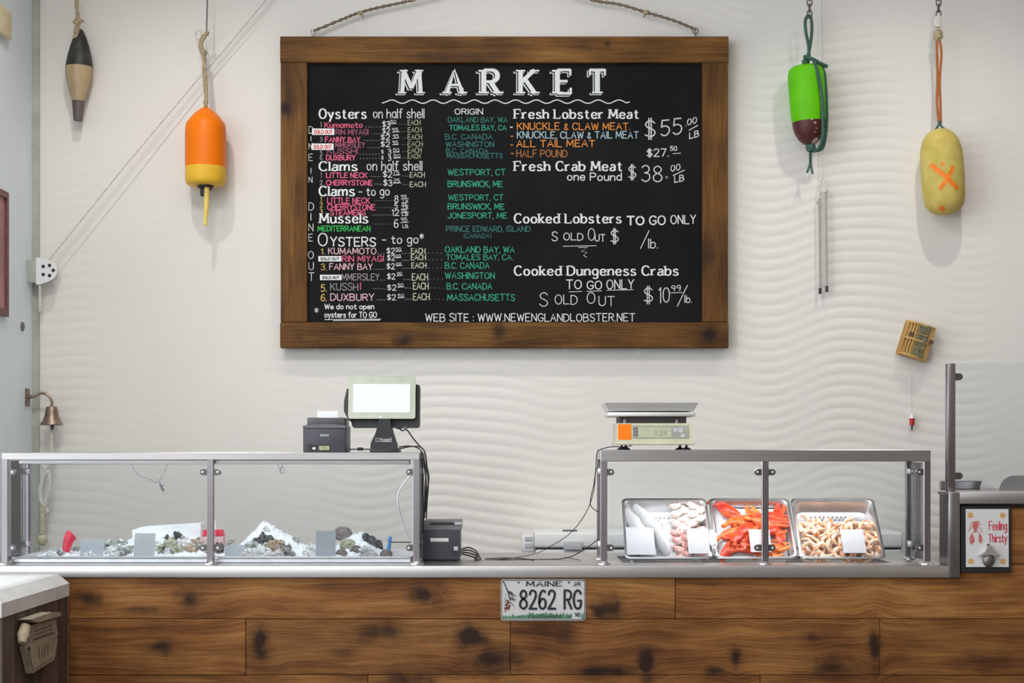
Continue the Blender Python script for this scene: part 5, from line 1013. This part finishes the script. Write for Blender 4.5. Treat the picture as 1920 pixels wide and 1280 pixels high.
# shells
def shell_mesh(name, rx, ry, rz, amp, freq, seed, m_, pear=0.25):
    def sh(p):
        t = p.x/rx; k = 1-pear*t
        return Vector((p.x, p.y*k, p.z*(k if p.z > 0 else k*.6)))
    b = MB().blob((0, 0, 0), rx, ry, rz, 26, 16, amp, freq, None, seed, sh)
    rg_ = random.Random(seed)
    for i, q in enumerate(b.v):
        rr_ = math.hypot(q.x/rx, q.y/ry); b.v[i] = q+Vector((0, 0, .0018*math.sin(rr_*22+seed)))
    return b.mesh(name, Vector((0, 0, 0)), m_)
M_sh = [mat('shell_grey', (0.20, 0.20, 0.18), 0.6, col2=(0.52, 0.52, 0.48), scale=55, bump=.7, bscale=90), mat('shell_green', (0.26, 0.26, 0.16), 0.6, col2=(0.55, 0.55, 0.42), scale=50, bump=.7, bscale=90), mat('shell_dark', (0.035, 0.035, 0.036), 0.45, col2=(0.14, 0.13, 0.13), scale=50, bump=.5, bscale=90),
        mat('shell_tan', (0.28, 0.17, 0.10), 0.6, col2=(0.50, 0.40, 0.30), scale=60, bump=.6, bscale=90), mat('shell_pale', (0.55, 0.54, 0.51), 0.6, col2=(0.80, 0.80, 0.79), scale=50, bump=.6, bscale=90), mat('clam_brown', (0.12, 0.095, 0.085), 0.5, col2=(0.27, 0.23, 0.21), scale=30, bump=.3)]
SM = {}
for mi in range(6):
    for v_ in range(2):
        SM[mi, v_] = shell_mesh('oyster_shell', .036, .026, .011, .95, 3.4, mi*5+v_+1, M_sh[mi])
SM['clam', 0] = shell_mesh('clam_shell', .030, .026, .018, .06, 2, 2, M_sh[5], .1); SM['clam', 1] = shell_mesh('clam_shell', .032, .028, .019, .06, 2, 3, M_sh[1], .1); SM['mussel', 0] = shell_mesh('mussel_shell', .036, .018, .013, .04, 2, 4, M_sh[2], .45)
def on_ice(px, py, y_):
    k = ytray0+.02
    while k < ytray1-.01:
        p = P(px, py, k)
        if ix0 < p.x < ix1 and p.z <= ice_h(p.x, p.y)+.004: return k
        k += .003
    return y_
def put(me, name, px, py, y_, rot, sc_, label, cat, group=None):
    y_ = on_ice(px, py, y_)
    o_ = bpy.data.objects.new(name, me); C.objects.link(o_); o_.location = P(px, py, y_); o_.rotation_euler = rot
    o_.scale = (sc_,)*3; tag(o_, label, cat, group); return o_
NAMES = ['grey', 'greenish grey', 'dark', 'tan', 'pale', 'brown']
groups = [  # (cluster phrase, list of (px, py, material, scale))
 ('by the red scoop', [(98, 1042, 4, .7), (113, 1038, 0, .7), (146, 1030, 0, .65), (172, 1034, 1, .8), (168, 1043, 4, .7)]),
 ('right of the blue-grey card', [(204, 1024, 0, .9), (208, 1036, 4, .9), (226, 1033, 0, .7), (229, 1019, 0, .5), (219, 1043, 4, .8)]),
 ('in front of the white box', [(240, 1034, 0, .75), (300, 1033, 1, 1.1), (318, 1022, 1, .9), (334, 1034, 1, .9), (312, 1008, 2, .45), (334, 1004, 2, .55), (341, 1010, 0, .5), (357, 1033, 3, .8), (366, 1018, 3, .75), (380, 1030, 0, .9), (350, 1022, 4, .8), (288, 1024, 4, .7)]),
 ('beside the mid post of the left guard', [(409, 1031, 2, .9), (433, 1016, 0, .55), (395, 1041, 4, .7)]),
 ('on the tall ice mound', [(474, 1026, 0, 1.0), (483, 1019, 2, .7), (500, 1014, 2, .85), (522, 1019, 3, .85), (468, 1040, 4, .8), (490, 1037, 4, .9), (505, 1030, 0, .85), (518, 1034, 3, .9), (533, 1030, 2, .75), (545, 1039, 0, .95), (528, 1043, 4, .8), (507, 1044, 4, .8), (540, 1028, 0, .6), (553, 1012, 0, .45), (500, 992, 4, .35), (587, 1032, 4, .8), (580, 1040, 4, .7)])]
for phr, lst in groups:
    cnt = {}
    for q in sorted(lst): cnt.setdefault(q[2], []).append(q)
    ORD = ['leftmost', 'second', 'third', 'fourth', 'fifth', 'sixth', 'rightmost']
    for i, (px, py, mi, sc_) in enumerate(lst):
        same = cnt[mi]; kk = [q[0] for q in same].index(px); extra = ''
        if len(same) > 1: extra = ', ' + ('leftmost' if kk == 0 else 'rightmost' if kk == len(same)-1 else ORD[kk]+' from left') + ' of its colour'
        y_ = 5.93+.0035*(1046-py); rr = random.Random(px)
        put(SM[mi, i % 2], 'oyster', px, py, y_, (rr.uniform(.5, 1.3), rr.uniform(-.5, .5), rr.uniform(-1.2, 1.2)), sc_*1.0, '%s oyster %s%s' % (NAMES[mi], phr, extra), 'oyster', '%s oysters %s' % (NAMES[mi], phr))
for px, py, k, mi, sc_, rz, lab in ((643, 1000, 'clam', 0, 1.15, .1, 'brown clam on top of the ice heap beside the tall grey card'), (652, 1022, 'clam', 1, 1.0, .4, 'yellow-green clam below the brown clam at the grey card'), (640, 1039, 'clam', 0, .8, -.3, 'small brown clam at the foot of the tall grey card'), (668, 1032, 'clam', 0, .85, .6, 'dark clam half under the ice right of the green clam'), (724, 1040, 'clam', 0, .85, -.4, 'brown clam at the right end beside the blue clip')):
    put(SM[k, mi], 'clam', px, py, 5.93+.0035*(1046-py), (1.0, -.2, rz), sc_, lab, 'clam')
for px, py, rz, lab in ((700, 1017, -.7, 'upper black mussel on the right ice heap'), (711, 1025, -1.0, 'lower black mussel on the right ice heap'), (690, 1012, .2, 'half buried black mussel on the right ice heap')):
    put(SM['mussel', 0], 'mussel', px, py, 5.94+.003*(1046-py), (.9, .9, rz), .85, lab, 'mussel')
put(SM[4, 0], 'oyster', 690, 1037, 5.95, (1.0, .3, .4), .9, 'white upturned shell in front of the mussels', 'oyster')
# cards, box, scoop
def card(px0, px1, py0, py1, y_, m_, label, lean=.25, curl=True, holder=True):
    zb = PZ(py1, y_); t = thing('price_card', label, 'card', (PX((px0+px1)/2, y_), y_, zb))
    w0, w1 = PX(px0, y_), PX(px1, y_); h_ = PZ(py0, y_)-zb
    MB().prism([(w0, 0), (w1, 0), (w1, h_*.88), (w0, h_*.88)], lambda u, v, d: Vector((u, y_+v*lean+d, zb+v)), 0, .0015).build('card_panel', m_, t)
    if curl: MB().prism([(w0, h_*.88), (w1, h_*.88), (w1, h_), (w0, h_)], lambda u, v, d: Vector((u, y_+v*lean+d+.004, zb+v)), 0, .0015).build('folded_edge', m_, t)
    if holder: MB().box(w0, w1, y_-.002, y_+.022, zb-.003, zb+.003, .001, 1).build('card_foot', M_glass, t)
    return t
card(149, 193, 1012, 1049, 5.862, M_card, 'blue-grey blank price card left of the white box', .3)
card(250, 289, 1000, 1045, 5.862, M_cardw, 'white curved price card in front of the white box', .25)
card(421, 459, 1022, 1047, 5.862, M_card, 'low clear grey price card at the foot of the ice mound', .4)
card(592, 629, 988, 1046, 5.862, M_card, 'tall grey price card between ice mound and clams', .12, False)
wbx = thing('white_box', 'white foam box lying on the ice behind the oysters', 'box', P(320, 1030, 6.13))
MB().prism([(PX(252, 6.13), PZ(1032, 6.13)), (PX(378, 6.13), PZ(1026, 6.13)), (PX(378, 6.13), PZ(980, 6.13)), (PX(268, 6.13), PZ(987, 6.13)), (PX(250, 6.13), PZ(993, 6.13))], lambda u, v, d: Vector((u, d, v)), 6.11, 6.21).build('box_body', M_paper, wbx)
m = MB()
for a, b in ((307, 990), (312, 989), (327, 986), (331, 986), (335, 986.5)): ribbon(m, [(a, b), (a+2.5, b+3)], lambda d: .8, bfn(6.1085))
m.build('pen_marks', M_card, wbx)
rc = thing('red_tub', 'red and white ribbed tub half hidden by the middle post', 'tub', P(402, 1027, 6.06))
rc_m = mat('red_plastic', (0.80, 0.03, 0.07), 0.4); pk = mat('pink_tub', (0.70, 0.42, 0.43), 0.5)
MB().box(PX(378, 6.06), PX(419, 6.06), 6.05, 6.11, PZ(1027, 6.06), PZ(1004, 6.06), .006, 2).build('tub_body', pk, rc)
for a in (381, 391, 402, 409.5): MB().box(PX(a, 6.06), PX(a+6.5, 6.06), 6.047, 6.10, PZ(1004, 6.06), PZ(993, 6.06), .002, 1).build('lid_rib', rc_m, rc)
MB().box(PX(380, 6.06), PX(418, 6.06), 6.052, 6.105, PZ(1004.5, 6.06), PZ(1000, 6.06), .002, 1).build('lid', rc_m, rc)
MB().tube([P(403, 992, 6.075), P(403, 975, 6.075)], [.006, .0025], 10).build('nozzle', M_white, rc)
o = MB().tube(cpath([(124, 1034, 5.95), (126, 1022, 5.955), (129, 1012, 5.96), (133, 1005, 5.965), (136, 1002, 5.968)]), [.0135+.0006*k-(.004 if k > 18 else 0) for k in range(21)], 14).build('scoop_handle', rc_m)
tag(o, 'bright red scoop handle sticking out of the ice at the left', 'scoop')
o = MB().tube(cpath([(727, 1036, 5.97), (730, 1020, 5.97), (731, 1006, 5.97)]), [.008]*4+[.007]*7, 8).box(PX(727, 5.97), PX(735, 5.97), 5.962, 5.978, PZ(1013, 5.97), PZ(1008, 5.97), .002, 1).build('blue_clip', mat('blue_plastic', (0.12, 0.32, 0.62), 0.4))
tag(o, 'small blue plastic clip upright at the right end of the ice', 'clip')
o = MB().tube([P(733, 1016, 6.0), P(778, 1016.5, 6.0)], .002, 6).build('skewer', M_black); tag(o, 'thin black skewer lying between the blue clip and the guard post', 'skewer')

# ------------------------------------------------------------------ seafood pans in the right guard
TH = math.radians(45); PY0, PZ0, PL, PD = 5.895, .962, .305, .06
vV = Vector((0, math.cos(TH), math.sin(TH))); vN = Vector((0, -math.sin(TH), math.cos(TH)))
def pan_pt(xc, u, v, n): return Vector((xc+u, PY0, PZ0))+vV*v+vN*(n-PD)
def make_pan(xa, xb, label, perf):
    xc = (xa+xb)/2; hw = (xb-xa)/2
    t = thing('seafood_pan', label, 'pan', Vector((xc, PY0, PZ0))-vN*PD, 'tilted steel seafood pans')
    m = MB(); r = .018; L = PL
    def rr2(hw_, v0, v1, rad): return [(x_, (v0+v1)/2+y_) for x_, y_ in rrect(2*hw_, v1-v0, rad, 4)]
    levels = [(rr2(hw, -.0, L, .02), PD+.0), (rr2(hw-.010, .010, L-.010, .022), PD+.001), (rr2(hw-.014, .014, L-.014, .022), PD-.004), (rr2(hw-.022, .024, L-.022, .03), .004), (rr2(hw-.034, .036, L-.034, .03), 0)]
    n = len(levels[0][0]); vs = []
    for pts, h_ in levels: vs += [pan_pt(xc, a, b, h_) for a, b in pts]
    fs = [(k*n+i, k*n+(i+1) % n, (k+1)*n+(i+1) % n, (k+1)*n+i) for k in range(len(levels)-1) for i in range(n)]+[tuple((len(levels)-1)*n+i for i in range(n))]
    m.add(vs, fs, True); o_ = m.build('pan_shell', M_pan, t)
    md = o_.modifiers.new('thickness', 'SOLIDIFY'); md.thickness = .0016; md.offset = -1
    m = MB()
    for (u, v) in perf: m.add([pan_pt(xc, u+.0031*math.cos(a), v+.0031*math.sin(a), .0032) for a in [k*PI/4 for k in range(8)]], [tuple(range(8))])
    if perf:
        q_ = m.build('drain_holes', M_black, t); q_['kind'] = 'stuff'
    return xc, hw
holes3 = [(-.095+.0165*i+(.008 if j % 2 else 0), PL-.045-.0155*j) for j in range(5) for i in range(11)]
holes1 = [(-.03+.016*i+(.008 if j % 2 else 0), PL-.05-.0155*j) for j in range(5) for i in range(4)]
P1 = make_pan(PX(1172, PY0), PX(1337, PY0), 'leftmost tilted steel pan, with white fillets and pink meat', holes1)
P2 = make_pan(PX(1341, PY0), PX(1497, PY0), 'middle tilted steel pan, with red lobster claws', [])
P3 = make_pan(PX(1500, PY0), PX(1662, PY0), 'rightmost tilted steel pan, with drain holes and peeled shrimp', holes3)
B3 = Matrix(((1, 0, 0), tuple(vV), tuple(vN))).transposed()   # columns x, v, n
def place(me, name, pan, u, v, n, ang, sc_, label, cat, group, tx=0.0, ty=0.0):
    o_ = bpy.data.objects.new(name, me); C.objects.link(o_)
    R_ = B3 @ Matrix.Rotation(ang, 3, 'Z') @ Matrix.Rotation(tx, 3, 'X') @ Matrix.Rotation(ty, 3, 'Y')
    o_.matrix_world = Matrix.Translation(pan_pt(pan[0], u, v, n)) @ R_.to_4x4() @ Matrix.Scale(sc_, 4)
    tag(o_, label, cat, group); return o_
# bed of ice / liner filling the lower part of each pan
def bed(pan, top, m_, name, label, cat, vmax=PL-.024):
    m = MB(); nx_, ny_ = 40, 44; xc, hw = pan; vs = []
    for j in range(ny_+1):
        v = .026+(vmax-.026)*j/ny_
        for i in range(nx_+1):
            u = (-1+2*i/nx_)*(hw-.024); e = min(1, (1-abs(u)/(hw-.024))*6+.2)
            hh_ = .002+max(0, top(u, v))*e+(.004*noise.noise(Vector((u*70, v*70, xc*9))) if top(u, v) > .003 else 0)
            vs.append(pan_pt(xc, u, v, max(.0012, hh_)))
    m.add(vs, [(j*(nx_+1)+i, j*(nx_+1)+i+1, (j+1)*(nx_+1)+i+1, (j+1)*(nx_+1)+i) for j in range(ny_) for i in range(nx_)], True)
    o_ = m.build(name, m_); tag(o_, label, cat, kind='stuff')
bed(P2, lambda u, v: .030-.05*max(0, v-.2), M_ice, 'pan_ice', 'crushed ice under the lobster claws in the middle pan', 'ice')
bed(P3, lambda u, v: .020 if v < .14 else .020-.6*(v-.14), M_ice, 'pan_ice', 'crushed ice under the shrimp in the right pan', 'ice', .19)
bed(P1, lambda u, v: (.022 if v < .2 else .022-.5*(v-.2))*(1 if u > -.01 else .5), M_ice, 'pan_ice', 'crushed ice under the fillets in the left pan', 'ice')
# shrimp meshes
M_shr = mat('cooked_shrimp', (0.80, 0.30, 0.10), 0.35, col2=(0.88, 0.68, 0.52), scale=75, stretch=(1, 1, .4), thr=(0.38, 0.58))
def shrimp(seed, arc, R_):
    rg_ = random.Random(seed); b = MB(); n = 14; pts = []; rad = []
    for k in range(n+1):
        t = k/n; a = arc*(t-.5)
        pts.append((R_*math.cos(a)-R_*.4, R_*math.sin(a), .003*math.sin(3*t))); rad.append(.0098*(1-.62*t)*(1 if k > 0 else .55)*(1+.05*math.sin(k*2.4)))
    b.tube(pts, rad, 9); e = Vector(pts[-1]); d = (e-Vector(pts[-2])).normalized()
    for s_ in (-1, 1):
        q = e+d*.014+Vector((0, 0, s_*.004))+d.cross(Vector((0, 0, 1)))*s_*.005
        b.tube([e, (e+q)/2, q], [.003, .0045, .001], 6, flat=.5)
    return b.mesh('peeled_shrimp', Vector((0, 0, 0)), M_shr)
SHR = [shrimp(1, 4.2, .017), shrimp(2, 3.4, .019), shrimp(3, 2.6, .022)]
rr = random.Random(21); k = 0
xc, hw = P3
for lay in range(3):
    for j in range(6-lay//2):
        for i in range(7):
            u = -hw+.032+(2*hw-.062)*(i+.5*(j % 2)+rr.uniform(-.2, .2))/6.6; v = .030+.033*j+rr.uniform(-.006, .006)
            if abs(u) > hw-.026: continue
            if v > .165+.02*math.sin(u*40) and rr.random() < .5: continue
            if lay == 2 and rr.random() < .45: continue
            place(SHR[k % 3], 'shrimp', P3, u, v, .031+.012*lay, rr.uniform(0, 6.28), rr.uniform(1.0, 1.25), 'peeled pink-orange cooked shrimp in the right pan', 'shrimp', 'peeled shrimp in the right pan', rr.uniform(-.5, .5), rr.uniform(-.5, .5)); k += 1
# lobster claws
M_claw = mat('lobster_red', (0.50, 0.022, 0.012), 0.32, col2=(0.82, 0.12, 0.03), scale=34, thr=(.35, .68)); M_claw2 = mat('lobster_orange', (0.70, 0.085, 0.012), 0.32, col2=(0.88, 0.30, 0.06), scale=34, thr=(.35, .68)); M_clawt = mat('claw_tip', (0.85, 0.55, 0.38), 0.4, col2=(0.7, 0.2, 0.1), scale=40)
def claw(seed, m_):
    b = MB()
    def tp(pts, rad, fl): b.tube(smooth_path([Vector(q) for q in pts], 4), [fl*(rad[min(int(i/4), len(rad)-2)]+(rad[min(int(i/4)+1, len(rad)-1)]-rad[min(int(i/4), len(rad)-2)])*((i % 4)/4 if i < 4*(len(pts)-1) else 1)) for i in range(4*(len(pts)-1)+1)], 12, flat=1/fl)
    tp([(-.062, -.004, 0), (-.05, 0, 0), (-.03, .001, 0), (-.005, .003, 0), (.018, .009, 0), (.04, .011, 0), (.055, .004, 0)], [.004, .010, .019, .022, .014, .008, .001], .58)
    tp([(-.012, -.012, 0), (.012, -.016, .001), (.034, -.014, .001), (.05, -.005, 0)], [.010, .0105, .007, .001], .62)
    tp([(-.082, -.012, .002), (-.07, -.008, .001), (-.056, -.003, 0)], [.008, .0085, .007], .9)
    for q in range(4): b.blob((-.002+.011*q, -.004+.001*q, .001), .0025, .003, .0025, 6, 4)
    return b.mesh('lobster_claw', Vector((0, 0, 0)), m_)
CL = [claw(1, M_claw), claw(2, M_claw2)]
def leg(m_):
    return MB().tube(smooth_path([Vector(q) for q in ((-.05, 0, 0), (-.02, .008, .004), (.012, .004, .002), (.03, -.012, 0), (.045, -.03, 0))], 4), [.0062]*4+[.0055]*4+[.0058]*4+[.004]*4+[.0015], 8).mesh('lobster_leg', Vector((0, 0, 0)), m_)
LG = [leg(M_claw), leg(M_claw2)]
CLW = [(-.085, .245, .055, -.85, 1.0, 'long red lobster claw hooked over the top left of the middle pan'), (-.045, .195, .055, .5, .95, 'orange speckled claw below the hooked one'), (-.02, .15, .058, .75, 1.1, 'large bright orange claw slanting across the middle pan'), (-.075, .135, .050, .3, .85, 'pale orange claw at the left of the middle pan'), (-.065, .085, .052, -1.1, .9, 'dark red claw pointing down at the lower left of the middle pan'),
       (.012, .225, .050, 1.9, .85, 'round orange claw near the top of the middle pan'), (.04, .20, .052, 2.4, .8, 'orange claw just left of the middle post'), (.085, .215, .055, .1, 1.0, 'long red claw lying level right of the middle post'), (.09, .185, .056, -.15, 1.0, 'dark red claw under the level one right of the middle post'), (.085, .145, .054, .4, .9, 'red claw at mid height by the right rim of the middle pan'), (.10, .11, .052, 1.4, .75, 'orange claw upright by the right rim of the middle pan'), (.085, .06, .052, .5, .95, 'yellow-orange claw at the lower right of the middle pan'), (-.02, .05, .05, .2, .75, 'small red claw at the bottom left of the middle pan'), (-.10, .05, .05, 1.0, .85, 'red claw upright at the bottom left rim of the middle pan'), (-.04, .085, .058, -.4, .85, 'orange-red claw left of the card in the middle pan'), (.05, .165, .06, -.5, .9, 'orange claw crossing behind the middle post'), (.015, .04, .05, -.6, .65, 'short red claw at the bottom centre of the middle pan'), (.06, .03, .05, .1, .8, 'orange claw along the front rim of the middle pan'), (.11, .25, .045, 1.2, .8, 'red claw in the top right corner of the middle pan'), (-.045, .115, .062, .9, .9, 'bright orange claw overlapping the dark red one')]
for i, (u, v, n, a, sc_, lab) in enumerate(CLW):
    place(CL[i % 2 if 'red' not in lab else 0], 'lobster_claw', P2, u, v, n, a, sc_*1.12, lab, 'lobster claw', 'lobster claws in the middle pan', rr.uniform(-.3, .3), rr.uniform(-.25, .25))
for i in range(16):
    place(LG[i % 2], 'lobster_trimming', P2, rr.uniform(-.10, .11), rr.uniform(.03, .22), .046+rr.uniform(0, .014), rr.uniform(0, 6.28), rr.uniform(.6, .9), 'thin jointed red lobster limb lying among the claws', 'lobster', 'lobster limbs among the claws', rr.uniform(-.4, .4))
# pink meat pieces
M_pink = mat('pink_meat', (0.74, 0.27, 0.24), 0.35, col2=(0.88, 0.70, 0.64), scale=45, stretch=(1, .5, 1), thr=(.34, .58)); M_pale = mat('pale_meat', (0.84, 0.56, 0.48), 0.35, col2=(0.88, 0.80, 0.74), scale=40, thr=(.3, .55))
PK = [MB().blob((0, 0, 0), .026, .014, .012, 16, 10, .45, 2.5, None, q_, lambda p: Vector((p.x, p.y+8*p.x*p.x, p.z))).mesh('pink_piece', Vector((0, 0, 0)), M_pink if q_ % 2 else M_pale) for q_ in range(4)]
for j in range(12):
    for i in range(4):
        u = .028+.030*i+rr.uniform(-.006, .006)-.005; v = .028+.0215*j+rr.uniform(-.004, .004)
        u += .02
        if u > P1[1]-.026: continue
        kk = (0 if v > .17 else 1) if rr.random() < .8 else rr.randrange(2)
        place(PK[kk+2*(i % 2)], 'meat_piece', P1, u, v, .036+.014*((i+j) % 2)+(.006 if v > .2 else 0), rr.uniform(-.5, .5), rr.uniform(.8, 1.1), 'pale pink chunk of shellfish meat in the left pan', 'seafood', 'pink shellfish meat in the left pan', rr.uniform(-.4, .4), rr.uniform(-.4, .4))
# white fillets
M_fil = mat('white_fillet', (0.58, 0.56, 0.55), 0.3, col2=(0.68, 0.67, 0.67), scale=14, bump=.15)
def fillet(pts, rad, nm, lab):
    path = smooth_path([pan_pt(P1[0], *q) for q in pts], 6); n = len(path)
    rd_ = []
    for i in range(n):
        t = i/(n-1)*(len(rad)-1); a = min(int(t), len(rad)-2); rd_.append(rad[a]+(rad[a+1]-rad[a])*(t-a))
    b = MB().tube(path, rd_, 14, flat=.8)
    for i, q in enumerate(b.v): b.v[i] = q+Vector((1, .3, .6))*(.004*noise.noise(q*26))
    o_ = b.build('fish_fillet', M_fil); tag(o_, lab, 'fish', 'white fish fillets')
fillet([(-.145, .255, .045), (-.12, .19, .048), (-.09, .12, .045), (-.06, .05, .04), (-.05, .03, .038)], [.014, .030, .034, .024, .010], 1, 'left white fillet along the rim of the left pan')
fillet([(-.115, .265, .058), (-.085, .215, .062), (-.045, .145, .060), (-.012, .07, .052), (-.002, .032, .046)], [.012, .026, .031, .026, .012], 2, 'right white fillet slanting down beside the drain holes')
fillet([(-.13, .10, .03), (-.10, .07, .03), (-.06, .035, .03)], [.02, .03, .016], 3, 'short white fillet behind the leftmost card')
def pcard(pan, u0, u1, v0, v1, n, m_, lab):
    t = thing('price_card', lab, 'card', pan_pt(pan[0], (u0+u1)/2, v0, n))
    lean = lambda v: n+(.02 if v > 0 else 0)
    MB().add([pan_pt(pan[0], u0, v0, n), pan_pt(pan[0], u1, v0, n), pan_pt(pan[0], u1, v1*.86, n+.012), pan_pt(pan[0], u0, v1*.86, n+.012)]+[pan_pt(pan[0], a, b, c+.0012) for a, b, c in ((u0, v0, n), (u1, v0, n), (u1, v1*.86, n+.012), (u0, v1*.86, n+.012))], [(0, 1, 2, 3), (4, 7, 6, 5), (0, 4, 5, 1), (1, 5, 6, 2), (2, 6, 7, 3), (3, 7, 4, 0)]).build('card_panel', m_, t)
    MB().add([pan_pt(pan[0], u0, v1*.86, n+.012), pan_pt(pan[0], u1, v1*.86, n+.012), pan_pt(pan[0], u1, v1, n+.004), pan_pt(pan[0], u0, v1, n+.004)]+[pan_pt(pan[0], a, b, c) for a, b, c in ((u0, v1*.86, n+.0132), (u1, v1*.86, n+.0132), (u1, v1, n+.0052), (u0, v1, n+.0052))], [(0, 1, 2, 3), (4, 7, 6, 5), (0, 4, 5, 1), (1, 5, 6, 2), (2, 6, 7, 3), (3, 7, 4, 0)]).build('folded_edge', m_, t)
pcard(P1, -.155, -.05, .012, .145, .068, M_cardw, 'white blank price card in front of the fillets, leftmost of the pans')
pcard(P1, .072, .152, .014, .135, .072, M_cardw, 'white blank price card in front of the pink meat')
pcard(P2, -.022, .055, .016, .125, .078, M_cardw, 'white blank price card in front of the lobster claws by the middle post')
pcard(P3, -.0, .085, .012, .125, .078, M_cardw, 'white blank price card in front of the shrimp')
b = MB().blob((0, 0, 0), .018, .05, .016, 14, 12, .5, 3.0, None, 3)
o = bpy.data.objects.new('crumpled_wrap', b.mesh('crumpled_wrap', Vector((0, 0, 0)), M_paper)); C.objects.link(o)
o.matrix_world = Matrix.Translation(pan_pt((P1[0]+P1[1]+.004), 0, .09, .066)) @ B3.to_4x4()
tag(o, 'crumpled white wrap on the rims between left and middle pans', 'wrap')
